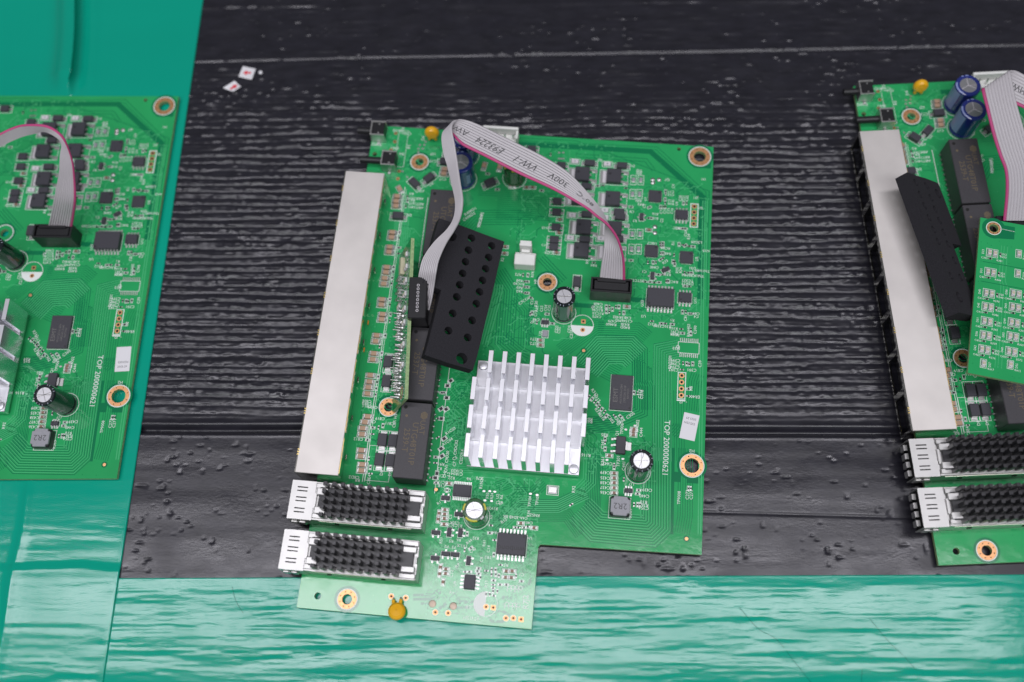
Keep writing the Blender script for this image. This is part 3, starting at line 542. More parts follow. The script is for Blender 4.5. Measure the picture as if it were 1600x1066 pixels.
TRACES = [
 ('d',13,0.9,0.26,[(89.65, 99.36), (97.14, 109.14), (111.59, 110.28), (116.79, 105.61)]),
 ('d',7,0.92,0.3,[(116.79, 105.61), (118.03, 79.36), (106.48, 73.38), (96.58, 70.28)]),
 ('d',8,-0.92,0.26,[(127.41, 109.83), (119.18, 107.49), (119.97, 79.98), (120.77, 62.58)]),
 ('d',6,0.9,0.22,[(138.12, 96.35), (137.32, 93.47), (136.77, 82.28)]),
 ('d',9,0.9,0.22,[(105.02, 90.86), (97.19, 94.48), (91.69, 89.78)]),
 ('d',9,0.75,0.22,[(107.0, 72.05), (96.52, 71.18), (94.3, 71.46)]),
 ('d',12,0.95,0.28,[(127.47, 67.91), (128.65, 37.47), (123.23, 31.52), (100.04, 31.6), (91.89, 38.56)]),
 ('g',12,0.95,0.2,[(126.82, 67.85), (128.01, 37.84), (122.99, 32.13), (100.43, 32.06), (92.5, 39.04)]),
 ('d',9,0.62,0.2,[(102.78, 65.85), (102.95, 51.21), (103.02, 41.24), (98.8, 37.45)]),
 ('d',1,0.6,1.1,[(128.03, 67.96), (128.4, 49.46), (128.69, 36.63)]),
 ('d',8,1,0.3,[(60.0, 134.49), (65.92, 126.28), (66.46, 102.74)]),
 ('g',6,1,0.45,[(59.98, 127.34), (60.04, 124.31), (56.7, 101.97)]),
 ('d',7,1.05,0.25,[(40.14, 151.8), (44.7, 158.54), (68.57, 160.3)]),
 ('d',4,1.1,0.3,[(74.92, 141.29), (84.56, 131.76)]),
 ('d',3,1.1,0.25,[(73.28, 121.81), (73.48, 103.3)]),
 ('d',7,1,0.25,[(63.02, 107.67), (69.92, 102.37), (73.71, 100.73)]),
 ('d',8,0.8,0.22,[(100.26, 110.6), (98.0, 110.42), (86.48, 99.83)]),
 ('d',1,1,2.3,[(34.76, 189.49), (83.92, 190.31), (114.07, 190.31), (135.46, 171.06), (135.32, 156.41), (135.95, 127.14)]),
 ('d',3,1.3,0.25,[(39.38, 192.65), (83.71, 193.21), (117.3, 193.89), (138.13, 173.94), (138.12, 156.62), (138.54, 124.36)]),
 ('d',2,1.4,0.25,[(84.15, 187.08), (112.78, 186.88), (116.37, 182.17)]),
 ('g',3,0.9,0.35,[(137.54, 169.6), (137.9, 139.36), (139.65, 37.5)]),
 ('d',7,0.7,0.22,[(64.69, 34.5), (73.67, 44.35), (86.96, 45.48), (96.47, 51.1)]),
 ('g',7,0.7,0.25,[(64.95, 34.09), (73.93, 43.94), (87.21, 45.07), (96.71, 50.68)]),
 ('d',6,0.8,0.22,[(63.32, 37.39), (72.85, 48.65), (77.59, 49.06), (80.95, 52.87)]),
 ('d',7,0.72,0.22,[(95.2, 32.45), (90.54, 38.02), (77.78, 36.92)]),
 ('d',6,0.75,0.22,[(64.48, 49.71), (70.32, 52.41)]),
 ('d',9,0.62,0.2,[(101.75, 63.07), (102.7, 41.21), (99.84, 39.25)]),
 ('g',6,1.4,0.5,[(51.94, 73.5), (51.98, 68.25), (51.91, 66.44)]),
 ('g',6,1.4,0.4,[(46.89, 77.82), (51.88, 74.05)]),
 ('d',5,1.3,0.3,[(51.47, 72.9), (51.48, 65.47)]),
 ('g',8,0.75,0.35,[(19.35, 157.73), (20.36, 146.06), (20.9, 138.22), (25.52, 131.83)]),
 ('d',6,0.8,0.25,[(44.82, 163.91), (41.32, 160.42), (38.8, 152.73)]),
 ('g',4,0.55,0.22,[(46.41, 27.11), (48.47, 29.34), (51.26, 29.83)]),
 ('d',3,0.6,0.2,[(47.77, 26.47), (49.61, 28.41), (51.66, 28.59)]),
 ('g',4,0.55,0.22,[(52.22, 25.84), (54.29, 28.05), (57.07, 28.55)]),
 ('d',3,0.6,0.2,[(53.58, 25.19), (55.42, 27.13), (57.46, 27.31)]),
 ('g',4,0.55,0.22,[(59.46, 30.29), (61.55, 32.52), (64.33, 33.02)]),
 ('d',3,0.6,0.2,[(60.82, 29.64), (62.68, 31.59), (64.72, 31.77)]),
 ('g',4,0.55,0.22,[(57.38, 20.98), (59.45, 23.18), (62.21, 23.67)]),
 ('d',3,0.6,0.2,[(58.73, 20.34), (60.56, 22.26), (62.59, 22.44)]),
 ('g',4,0.55,0.22,[(42.14, 30.33), (44.2, 32.56), (47.0, 33.06)]),
 ('d',3,0.6,0.2,[(43.51, 29.67), (45.35, 31.63), (47.41, 31.81)]),
 ('g',4,0.55,0.22,[(61.73, 23.37), (63.8, 25.58), (66.57, 26.07)]),
 ('d',3,0.6,0.2,[(63.07, 22.74), (64.92, 24.66), (66.95, 24.84)]),
 ('g',4,0.55,0.22,[(51.52, 22.99), (53.58, 25.19), (56.35, 25.69)]),
 ('d',3,0.6,0.2,[(52.88, 22.35), (54.71, 24.28), (56.75, 24.46)]),
 ('g',4,0.55,0.22,[(42.27, 22.94), (44.32, 25.15), (47.1, 25.64)]),
 ('d',3,0.6,0.2,[(43.64, 22.3), (45.46, 24.23), (47.5, 24.41)]),
 ('g',4,0.55,0.22,[(51.47, 18.57), (53.42, 20.91), (55.07, 23.52)]),
 ('g',4,0.55,0.22,[(49.35, 12.98), (51.29, 15.3), (52.93, 17.88)]),
 ('g',4,0.55,0.22,[(61.47, 15.39), (63.43, 17.72), (65.1, 20.31)]),
 ('g',4,0.55,0.22,[(74.06, 18.66), (76.05, 21.0), (77.74, 23.59)]),
 ('g',4,0.55,0.22,[(59.92, 9.37), (61.86, 11.68), (63.52, 14.23)]),
 ('g',4,0.55,0.22,[(63.1, 18.24), (65.07, 20.58), (66.74, 23.17)]),
 ('d',1,1,0.9,[(80.64, 18.7), (80.13, 15.16), (76.23, 12.95)]),
 ('d',2,1.4,0.9,[(40.08, 7.74), (46.45, 8.44), (48.92, 10.8)]),
 ('d',1,1,1,[(55.1, 8.41), (56.9, 6.98), (62.04, 7.43)]),
 ('d',1,1,1.1,[(48.88, 3.09), (52.07, 6.15)]),
 ('d',1,1,0.9,[(55.48, 5.0), (60.36, 5.3)]),
 ('d',1,1,0.9,[(43.14, 5.22), (46.43, 5.25)]),
 ('d',1,1,0.9,[(62.11, 9.3), (64.66, 11.12)]),
 ('d',1,1,0.9,[(66.89, 2.6), (68.36, 1.42), (72.13, 1.63), (72.85, 2.61)]),
 ('d',1,1,0.9,[(67.46, 5.01), (70.96, 5.33), (74.33, 4.05)]),
 ('d',1,1,1.2,[(71.08, 9.7), (75.13, 10.06), (76.15, 10.81)]),
 ('g',13,0.9,0.3,[(90.13, 99.06), (97.26, 108.76), (111.52, 109.88), (116.43, 105.43)]),
 ('d',10,-0.78,0.24,[(114.19, 103.48), (111.35, 101.81), (111.9, 91.41), (113.13, 89.16), (113.53, 81.29)]),
 ('g',8,-0.92,0.25,[(127.86, 109.77), (119.32, 107.26), (120.19, 80.0), (120.98, 62.6)]),
 ('d',6,-0.9,0.22,[(126.39, 89.77), (127.65, 63.16)]),
 ('d',8,-0.8,0.24,[(128.84, 71.6), (131.75, 75.46), (131.69, 77.28)]),
 ('d',6,0.9,0.25,[(95.77, 69.3), (99.96, 65.59), (100.69, 60.9)]),
 ('d',7,-0.85,0.22,[(129.84, 68.11), (130.53, 43.6), (129.7, 37.56)]),
 ('g',6,0.9,0.22,[(100.39, 65.65), (100.81, 52.35), (96.02, 46.69)]),
 ('d',9,0.85,0.22,[(97.72, 114.78), (113.62, 115.54), (118.32, 112.0)]),
 ('d',6,0.95,0.24,[(67.07, 123.84), (72.2, 118.23), (73.03, 103.26)]),
 ('d',9,0.9,0.2,[(46.32, 172.75), (65.74, 173.05), (68.7, 166.74)]),
 ('d',12,0.9,0.2,[(54.32, 165.69), (75.96, 166.18)]),
 ('d',8,0.9,0.22,[(58.15, 80.98), (49.46, 81.4), (46.08, 77.75)]),
 ('d',7,0.8,0.22,[(52.24, 56.1), (48.92, 55.01), (44.5, 54.37)]),
 ('g',5,0.8,0.22,[(56.3, 52.69), (49.25, 52.1), (45.67, 53.4)]),
]


OUTLINE = [(0,0),(82.2,0),(82.2,28.2),(82.9,29.1),(139.3,30.4),(139.3,194.2),(0,194.6)]
HOLES = [(133.93,189.41,2.35),(134.9,61.96,2.7),(21.02,178.86,1.65),(17.27,4.33,1.8),(22.4,74.8,1.8),(77.16,129.76,1.75),
         (2.19,181.2,.95),(6.79,4.54,1.2),(125.5,192.28,.8)]
RINGS = [(133.93,189.41,2.55,4.15),(134.9,61.96,2.85,4.1),(21.02,178.86,1.85,3.4),(17.27,4.33,1.95,3.3),(22.4,74.8,1.95,3.35),(77.16,129.76,1.9,3.4)]

# ------------------------------------------------------------------ component builders: each gives a shared mesh (and sub-part meshes)
Z_SILK = 0.035; Z_PAD = 0.05
def gull(mb, side, x, w, y_body, z, reach, k='tin'):
    """one gull-wing lead on the +-y side"""
    s = side; y0 = s*y_body
    mb.box(x-w/2, y0, z-.08, x+w/2, y0+s*reach*.42, z+.08, k)
    mb.box(x-w/2, y0+s*reach*.40, .1, x+w/2, y0+s*reach*.55, z+.07, k)
    mb.box(x-w/2, y0+s*reach*.40, .04, x+w/2, y0+s*reach, .2, k)
    mb.box(x-w*.8, y0+s*reach*.45, .03, x+w*.8, y0+s*reach*1.25, .07, k)
def chip_mesh(lx, ly, h, n, pitch, w, reach, z0=.12, k='chip', dot=True, c=.18):
    b = MB(); b.box(-lx/2, -ly/2, z0, lx/2, ly/2, h, k, c)
    if dot: b.disc(.32 if lx < 8 else .42, h+.012, 'ink_d', -lx/2+.9, -ly/2+.9)
    l = MB()
    for i in range(n):
        x = (i-(n-1)/2)*pitch
        for s in (-1, 1): gull(l, s, x, w, ly/2, h*.5, reach)
    return b, l
def two_end(lx, ly, h, body, end='tin', e=.28, c=.06, pad=True):
    b = MB()
    b.box(-lx/2+lx*e*.5, -ly/2, .05, lx/2-lx*e*.5, ly/2, h, body, c)
    for s in (-1, 1):
        b.box(s*lx/2, -ly/2-.01, .03, s*(lx/2-lx*e*.6), ly/2+.01, h+.01, end, c)
        if pad: b.box(s*(lx/2+.25), -ly/2, .02, s*(lx/2-.2), ly/2, .12, 'tin')
    return b
def moulded_diode(lx, ly, h, lw, out=.75):
    b = MB(); b.box(-lx/2, -ly/2, .15, lx/2, ly/2, h, 'chip', .16)
    for s in (-1, 1):
        b.box(s*lx/2, -lw/2, h*.25, s*(lx/2+.14), lw/2, h*.5, 'tin')
        b.box(s*lx/2, -lw/2, .04, s*(lx/2+out), lw/2, .3, 'tin', .08)
        b.box(s*(lx/2-.1), -lw/2-.15, .03, s*(lx/2+out+.35), lw/2+.15, .07, 'tin')
    return b

LIB = {}    # kind -> (part name, mesh, [(sub-part name, mesh)], outline (half x, half y) or None)
def reg(kind, name, mb, subs=(), outline=None, smooth=False):
    LIB[kind] = (name, mb.mesh(name, smooth), [(n, m.mesh(n, smooth)) for n, m in subs], outline)
reg('ceramic_capacitor', 'ceramic_capacitor', two_end(3.1, 1.65, 1.3, 'tan', 'tin', .30, .10), outline=(2.1, 1.05))
reg('small_capacitor', 'small_capacitor', two_end(1.7, .95, .75, 'brown', 'tin', .36, .07), outline=(1.45, .8))
reg('small_resistor', 'small_resistor', two_end(1.0, .55, .34, 'black_m', 'tin', .34, .03), outline=None)
reg('black_resistor', 'black_resistor', two_end(1.25, 1.0, .42, 'black_m', 'tin', .12, .04), outline=(1.15, .75))
reg('chip_resistor', 'chip_resistor', two_end(1.9, 1.25, .5, 'grey', 'tin', .34, .05), outline=(2.2, 1.2))
b = MB(); b.box(-1.6, -.95, .03, 1.6, .95, .09, 'tin'); b.box(-1.35, -.85, .05, 1.35, .85, .6, 'light', .06); b.box(-.35, -.3, .6, .35, .3, .615, 'grey')
reg('shunt_resistor', 'shunt_resistor', b, outline=(2.1, 1.35))
reg('power_diode', 'power_diode', moulded_diode(4.2, 2.9, 2.1, 1.5), outline=(3.5, 1.75))
reg('clamp_diode', 'clamp_diode', moulded_diode(4.6, 3.3, 2.3, 2.1, .9), outline=(3.95, 2.0))
reg('flat_diode', 'flat_diode', moulded_diode(4.1, 2.5, 1.7, 1.5, .7), outline=(3.3, 1.6))
reg('square_diode', 'square_diode', moulded_diode(3.5, 2.9, 1.25, .9, .6), outline=(2.9, 1.8))
# power transistor: moulded body, drain tab to the left, leads to the right
b = MB(); b.box(-2.9, -3.05, .25, 2.9, 3.05, 2.3, 'chip', .22); b.disc(.5, 2.312, 'ink_d', -1.6, .6)
l = MB(); l.box(-4.4, -2.6, .12, -2.9, 2.6, .62, 'light', .05)
l2 = MB()
for y in (-2.28, 0, 2.28):
    if y: l2.box(2.9, y-.38, .9, 4.0, y+.38, 1.3, 'tin'); l2.box(3.8, y-.38, .1, 4.25, y+.38, 1.25, 'tin'); l2.box(3.9, y-.4, .05, 5.4, y+.4, .4, 'tin', .1); l2.box(3.9, y-.75, .03, 6.0, y+.75, .12, 'tin')
    else: l2.box(2.9, y-.38, .9, 3.6, y+.38, 1.3, 'tin')
l.box(-5.4, -2.95, .03, -2.2, 2.95, .10, 'tin')
reg('power_transistor', 'power_transistor', b, [('drain_tab', l), ('lead_set', l2)], outline=(5.7, 3.4))
b = MB(); b.box(-1.5, -.75, .15, 1.5, .75, 1.1, 'chip', .12)
l = MB()
for x in (-.95, .95): gull(l, -1, x, .42, .75, .55, .75)
gull(l, 1, 0, .42, .75, .55, .75)
reg('small_transistor', 'small_transistor', b, [('lead_set', l)], outline=(1.75, 1.0))
for kind, name, a, outl in (('so_chip', 'eight_lead_chip', (4.9, 3.9, 1.5, 4, 1.27, .42, 1.15), (2.8, 2.2)),
                            ('wide_chip', 'sixteen_lead_chip', (10.2, 7.4, 2.35, 8, 1.27, .45, 1.45), (5.4, 4.0)),
                            ('tssop_chip', 'thin_twenty_lead_chip', (6.5, 4.4, 1.0, 10, .65, .28, 1.0), (3.4, 2.4)),
                            ('sot_six_chip', 'six_lead_chip', (2.9, 1.6, 1.1, 3, .95, .4, .8), (1.7, 1.0))):
    b, l = chip_mesh(*a); reg(kind, name, b, [('lead_set', l)], outline=outl)
b = MB(); b.box(-1.0, -1.25, .1, 1.0, 1.25, .8, 'grey', .1); reg('tiny_chip', 'small_grey_chip', b, outline=(1.3, 1.6))
b = MB(); b.box(-2.5, -2.5, .08, 2.5, 2.5, .85, 'chip', .06); b.disc(.42, .865, 'ink_d', 1.6, 1.6)
l = MB()
for i in range(8):
    x = (i-3.5)*.5
    for s in (-1, 1): l.box(x-.12, s*2.45, .03, x+.12, s*2.85, .12, 'tin'); l.box(s*2.45, x-.12, .03, s*2.85, x+.12, .12, 'tin')
reg('qfn_chip', 'flat_square_chip', b, [('lead_set', l)], outline=None)
b = MB(); b.box(-4.0, -6.7, .25, 4.0, 6.7, 1.15, 'chip', .05); b.disc(.35, 1.165, 'ink_d', 3.2, -5.9)
t = text_part('t', [('ESMT', -2.1, -1.2, 90, 1.75), ('M15T2G16128A', -.1, -.6, 90, .8), ('DEBG2K 2538', 1.2, -.6, 90, .8), ('BAF9X20', 2.4, -.4, 90, .75)], 'ink_g', None, 1.17)
reg('memory_chip', 'memory_chip', b, [('chip_print', t)], outline=(4.25, 6.95))
b = MB(); b.box(-1.75, -3.25, .2, 1.75, 3.25, 1.7, 'chip', .2)
l = MB()
for y in (-2.3, 0, 2.3): l.box(-2.5, y-.36, .8, -1.75, y+.36, 1.05, 'tin'); l.box(-2.7, y-.36, .1, -2.4, y+.36, 1.05, 'tin'); l.box(-3.6, y-.45, .04, -2.4, y+.45, .32, 'tin', .1)
l.box(1.75, -1.55, .8, 2.4, 1.55, 1.05, 'tin'); l.box(2.3, -1.55, .06, 3.9, 1.55, .30, 'tin', .06)
reg('regulator_chip', 'regulator_chip', b, [('lead_set', l)], outline=None)
b = MB(); b.box(-3.5, -3.5, .05, 3.5, 3.5, 3.3, 'black', .5)
b2 = MB(); pr = []
for (x, y) in ((-3.5,-2.4),(-2.6,-2.6),(-2.4,-3.5),(2.4,-3.5),(2.6,-2.6),(3.5,-2.4),(3.5,2.4),(2.6,2.6),(2.4,3.5),(-2.4,3.5),(-2.6,2.6),(-3.5,2.4)): pr.append((x*.97, y*.97))
n = len(pr); b2.add([(x, y, 3.2) for x, y in pr]+[(x, y, 3.95) for x, y in pr]+[(x*.97, y*.97, 4.1) for x, y in pr],
      [(i,(i+1)%n,n+(i+1)%n,n+i) for i in range(n)]+[(n+i,n+(i+1)%n,2*n+(i+1)%n,2*n+i) for i in range(n)]+[tuple(range(2*n,3*n))], 'grey')
t = text_part('t', [('2R2', 0, 0, 180, 2.2)], 'ink_k', None, 4.115)
reg('inductor', 'inductor', b, [('ferrite_cap', b2), ('value_print', t)], outline=(3.9, 3.9))
b = MB(); b.box(-1.7, -1.35, .05, 1.7, 1.35, .55, 'light', .05); b.box(-1.45, -1.1, .5, 1.45, 1.1, .8, 'tin_b', .1)
reg('crystal', 'crystal', b, outline=(2.2, 1.8))
b = MB(); b.disc(.5, Z_PAD, 'tin'); b.xform(Matrix.Diagonal((1.1, .75, 1, 1))); reg('test_pad', 'test_pad', b)
b = MB(); b.lathe([(.95, Z_PAD), (.75, .3), (.3, .48)], 'tin', 14); reg('solder_pad', 'solder_mound', b, smooth=True)
b = MB(); b.ring(.6, 1.15, .02, 'mask_d'); b.disc(.6, Z_PAD, 'gold'); reg('fiducial', 'fiducial_mark', b)
b = MB(); b.ring(.42, .9, Z_PAD, 'gold'); b.disc(.42, Z_PAD, 'hole'); b.ring(.95, 1.12, Z_SILK, 'silk'); reg('via_ring', 'via_ring', b)
b = MB(); b.box(-.85, -.85, .01, .85, .85, Z_PAD, 'gold'); b.disc(.42, Z_PAD+.01, 'hole'); reg('square_via', 'square_via', b)
b = MB(); b.ring(.5, 1.0, Z_PAD, 'gold'); b.disc(.5, Z_PAD, 'hole'); reg('pin_hole', 'pin_hole', b)
b = MB(); b.lathe([(1.3, Z_PAD), (1.1, .14), (.4, .2)], 'dull', 28); reg('copper_disc', 'copper_disc', b)

# standing yellow disc varistor
def disc_part(r, t, lean, k='yellow'):
    b = MB(); n = 22; prof = [(0.15, -t*.62), (r*.7, -t*.55), (r*.93, -t*.3), (r, 0), (r*.93, t*.3), (r*.7, t*.55), (.15, t*.62)]
    b.lathe(prof, k, n); b.xform(Matrix.Rotation(R(90), 4, 'X'))
    b.xform(Matrix.Translation((0, 0, r+1.6)))
    for s in (-1, 1):
        b.tube((s*1.3, 0, -.2), (s*1.3, 0, 2.2), .3, 'tin', 8); b.tube((s*1.3, 0, .7), (s*1.15, 0, 2.6), .62, k, 8)
    b.xform(Matrix.Rotation(R(lean), 4, 'X'))
    return b
reg('disc_varistor', 'disc_varistor', disc_part(3.0, 2.6, -12), smooth=True)

def can(r, h, sleeve, style):
    """electrolytic capacitor: sleeve with crimp groove, bare scored top"""
    b = MB()
    b.lathe([(r*.9, .05), (r, .5), (r, 1.4), (r*.94, 1.9), (r, 2.4), (r, h-.7), (r*.97, h-.25), (r*.90, h), (r*.68, h+.01), (r*.655, h-.25)], sleeve, 36, cap=False)
    top = MB(); top.disc(r*.67, h-.2, 'alu_c', n=32)
    if style == 'Y':
        for a in (90, 210, 330): top.box(0, -.13, h-.2, r*.68, .13, h-.14, 'light'); top.xform(Matrix.Rotation(R(a), 4, 'Z'), len(top.v)-8)
    else:
        for a in (20, 110): top.box(-r*.63, -.07, h-.2, r*.63, .07, h-.165, 'nickel_s'); top.xform(Matrix.Rotation(R(a), 4, 'Z'), len(top.v)-8)
    pr = MB()
    def stripe(a0, a1, z0, z1, k):
        n = 6; vs = []
        for i in range(n+1):
            a = R(a0+(a1-a0)*i/n)
            for z in (z0, z1): vs.append(((r+.02)*math.cos(a), (r+.02)*math.sin(a), z))
        pr.add(vs, [(2*i, 2*i+2, 2*i+3, 2*i+1) for i in range(n)], k)
    def rim(a0, a1, k):
        n = 4; vs = []
        for i in range(n+1):
            a = R(a0+(a1-a0)*i/n)
            for rr, z in ((r*.972, h-.20), (r*.91, h+.02), (r*.84, h+.012)): vs.append((rr*math.cos(a), rr*math.sin(a), z))
        fs = []
        for i in range(n): fs += [(3*i, 3*i+3, 3*i+4, 3*i+1), (3*i+1, 3*i+4, 3*i+5, 3*i+2)]
        pr.add(vs, fs, k)
    if style == 'black':
        stripe(-110, -72, 2.6, h-.9, 'slate')
        for a in (18, 34, 62, 75, 140, 170, 200, 232, 250, 268, 300, 322): rim(a, a+3.5, 'slate_l')
    elif style == 'Y':
        stripe(165, 225, 2.6, h-.8, 'sleeve_l'); stripe(300, 318, h*.3, h*.75, 'sleeve_l'); rim(160, 235, 'sleeve_l'); rim(80, 95, 'sleeve_l'); rim(105, 115, 'sleeve_l')
    else:
        rim(225, 290, 'sleeve_y'); rim(5, 40, 'sleeve_y'); rim(150, 185, 'sleeve_y'); rim(310, 330, 'light')
    return b, [('can_top', top), ('sleeve_print', pr)]
for kind, a in (('cap_black', (4.15, 16.5, 'sleeve_k', 'black')), ('cap_blue', (5.0, 14.0, 'sleeve_b', 'Y')), ('cap_green', (4.3, 12.0, 'sleeve_g', 'green'))):
    b, subs = can(*a); reg(kind, 'electrolytic_capacitor', b, subs, smooth=True)

# transformer module with gold print
b = MB(); b.box(-5.55, -14.0, .9, 5.55, 14.0, 10.4, 'trafo', .25); b.disc(.65, 10.415, 'hole', -3.9, 12.0)
pn = MB()
for s in (-1, 1):
    for i in range(12): pn.box(s*5.5, -12.4+i*2.25, .05, s*6.0, -11.9+i*2.25, 1.2, 'tin')
prs = []
for batch in ('2539-T', '2537-T'):
    t = text_part('t', [('UAT', 2.9, 4.9, -90, 2.0), ('UTG48T01P', .4, -1.2, -90, 2.2), (batch, -2.4, -.2, -90, 2.2)], 'ink', None, 10.42)
    for i, w in enumerate((.9, 1.35, 1.5, 1.35, .9)): t.box(2.1+i*.5-.2+.0, 9.3-w, 10.405, 2.1+i*.5+.2, 9.3+w, 10.42, 'ink')
    t.disc(.5, 10.42, 'ink', -3.2, 8.8); prs.append(t)
reg('trafo', 'transformer_module', b, [('pin_row', pn), ('gold_print', prs[0])]); reg('trafo_37', 'transformer_module', b, [('pin_row', pn), ('gold_print', prs[1])])

# push button: plunger to the left (-u), metal frame
b = MB(); b.box(-2.6, -3.0, .3, 2.6, 3.0, 5.6, 'black', .15)
f = MB()
for (x0, y0, x1, y1) in ((-2.95,-3.3,2.95,-2.75),(-2.95,2.75,2.95,3.3),(-2.95,-2.75,-2.4,2.75)): f.box(x0, y0, .1, x1, y1, 6.0, 'tin_b', .1)
for y in (-2, 2): f.disc(.35, 5.62, 'tin', .4, y)
for y in (-3.9, 3.9): f.box(-.6, y-.5, .05, .6, y+.5, .5, 'tin', .15)
p = MB(); p.tube((-2.6, 0, 3.0), (-8.7, 0, 3.0), 1.45, 'black', 18)
reg('button_far', 'push_button', b, [('metal_frame', f), ('plunger', p)])
p2 = MB(); p2.tube((-2.6, 0, 3.0), (-11.8, 0, 3.0), 1.45, 'black', 18); reg('button_near', 'push_button', b, [('metal_frame', f), ('plunger', p2)])

# white two-pin socket with latch tower
b = MB(); b.box(-4.0, -3.6, .1, 4.0, 1.0, 5.2, 'white', .3); b.box(-4.0, 1.0, .1, 4.0, 2.6, 2.6, 'white', .15); b.box(-2.1, 1.2, 2.4, 2.1, 2.4, 3.4, 'white', .1)
t = MB(); t.box(-2.4, 3.0, .1, 2.4, 4.1, 8.0, 'white', .2); t.box(-1.6, 1.9, .1, 1.6, 3.0, 4.6, 'white', .1); t.box(-2.2, 3.6, 6.6, 2.2, 5.2, 8.1, 'white', .15)
LIB['socket_white'] = None
reg('socket_white', 'power_socket', b, [('latch_tower', t)], outline=(4.5, 4.9))
b = MB(); b.box(-7.2, -1.6, .1, 7.2, 1.9, 3.0, 'white', .15); b.box(-7.2, 1.9, .1, 7.2, 3.1, 7.2, 'white', .15)
for s in (-1, 1): b.box(s*7.2, -1.6, .1, s*6.3, 1.9, 6.2, 'white', .1)
pn = MB()
for i in range(4): pn.box(-5.0+i*3.3, -.2, 3.0, -4.4+i*3.3, .4, 6.4, 'tin')
reg('socket_long', 'board_edge_socket', b, [('pin_row', pn)])

# boxed header with the ribbon plug's housing sunk in it (the plug belongs to the cable)
b = MB()
b.box(-7.75, -2.95, .1, 7.75, -2.2, 9.0, 'black', .12); b.box(-7.75, 2.2, .1, 7.75, 2.95, 9.0, 'black', .12)
b.box(-7.75, -2.2, .1, -7.0, 2.2, 9.0, 'black', .12); b.box(7.0, -2.2, .1, 7.75, 2.2, 9.0, 'black', .12); b.box(-7.0, -2.2, .1, 7.0, 2.2, 4.0, 'hole')
t = text_part('t', [('00 20 00 08 10', 0, 0, 0, .8)], 'ink_g', None, 0); t.xform(Matrix.Translation((0, -2.965, 4.2)) @ Matrix.Rotation(R(90), 4, 'X'))
reg('header', 'header_socket', b, [('moulded_print', t)], outline=(8.1, 3.3))

# eight-port jack block, opening to -u
JL, JW, JH = 121.0, 15.4, 12.1
def jack_block():
    shell = MB()
    shell.box(0, -JL/2, JH-.35, JW, JL/2, JH, 'nickel', .12)
    shell.add([(JW-1.1,-JL/2,.1),(JW-1.1,JL/2,.1),(JW,JL/2,JH-.35),(JW,-JL/2,JH-.35)], [(0,1,2,3)], 'nickel_s'); shell.box(0, -JL/2, .1, JW, -JL/2+.3, JH-.35, 'nickel_s'); shell.box(0, JL/2-.3, .1, JW, JL/2, JH-.35, 'nickel_s')
    for i in range(8):        # lips over the ports
        shell.box(-.32, -JL/2+.15+i*JL/8, JH-.5, .02, -JL/2-.15+(i+1)*JL/8, JH-.06-.03*(i % 2), 'nickel', .05)
    for i in range(8):        # folded tabs along the rear upper edge
        y0 = -JL/2 + 1.0 + i*15.0
        shell.box(JW, y0, JH-2.2, JW+.16, y0+12.4, JH-.25, 'nickel_s'); shell.box(JW+.02, y0-.25, JH-.3, JW+.24, y0+12.6, JH-.16, 'brass')
    for i in range(8):
        y = -JL/2+8.4+i*14.9; shell.box(JW, y-.9, 2.6, JW+.5, y+.9, 5.0, 'nickel_s', .1)
    front = MB()
    pit = JL/8
    front.box(-.3, -JL/2, 0.1, 0.2, JL/2, 1.2, 'nickel_s'); front.box(-.3, -JL/2, JH-1.6, .2, JL/2, JH-.02, 'nickel_s')
    for i in range(9):
        y = -JL/2+i*pit; front.box(-.3, max(-JL/2, y-1.1), 1.2, .2, min(JL/2, y+1.1), JH-1.6, 'nickel_s')
    cav = MB(); cav.box(2.5, -JL/2+.3, .3, JW-1.6, JL/2-.3, JH-.4, 'black')
    for i in range(9):
        y = -JL/2+i*pit; cav.box(.15, max(-JL/2+.3, y-1.0), .4, 2.6, min(JL/2-.3, y+1.0), JH-.4, 'black')
    pins = MB()
    for i in range(8):
        for k in range(3): pins.box(-.42, -JL/2+(i+.42)*pit+k*.9, JH-.42, .3, -JL/2+(i+.42)*pit+k*.9+.4, JH+.03, 'brass')
        for k in range(4): pins.box(-.15, -JL/2+(i+.5)*pit-2.2+k*1.1, JH-1.9, 2.4, -JL/2+(i+.5)*pit-1.9+k*1.1, JH-1.65, 'brass')
    win = MB()
    for y in (1.5, -9.5): win.box(JW+.02, y-.8, 1.0, JW+.3, y+.8, 2.0, 'orange')
    return shell, [('port_frame', front), ('port_housing', cav), ('contact_set', pins), ('amber_window', win)]
b, subs = jack_block(); reg('jack', 'network_jack_block', b, subs)

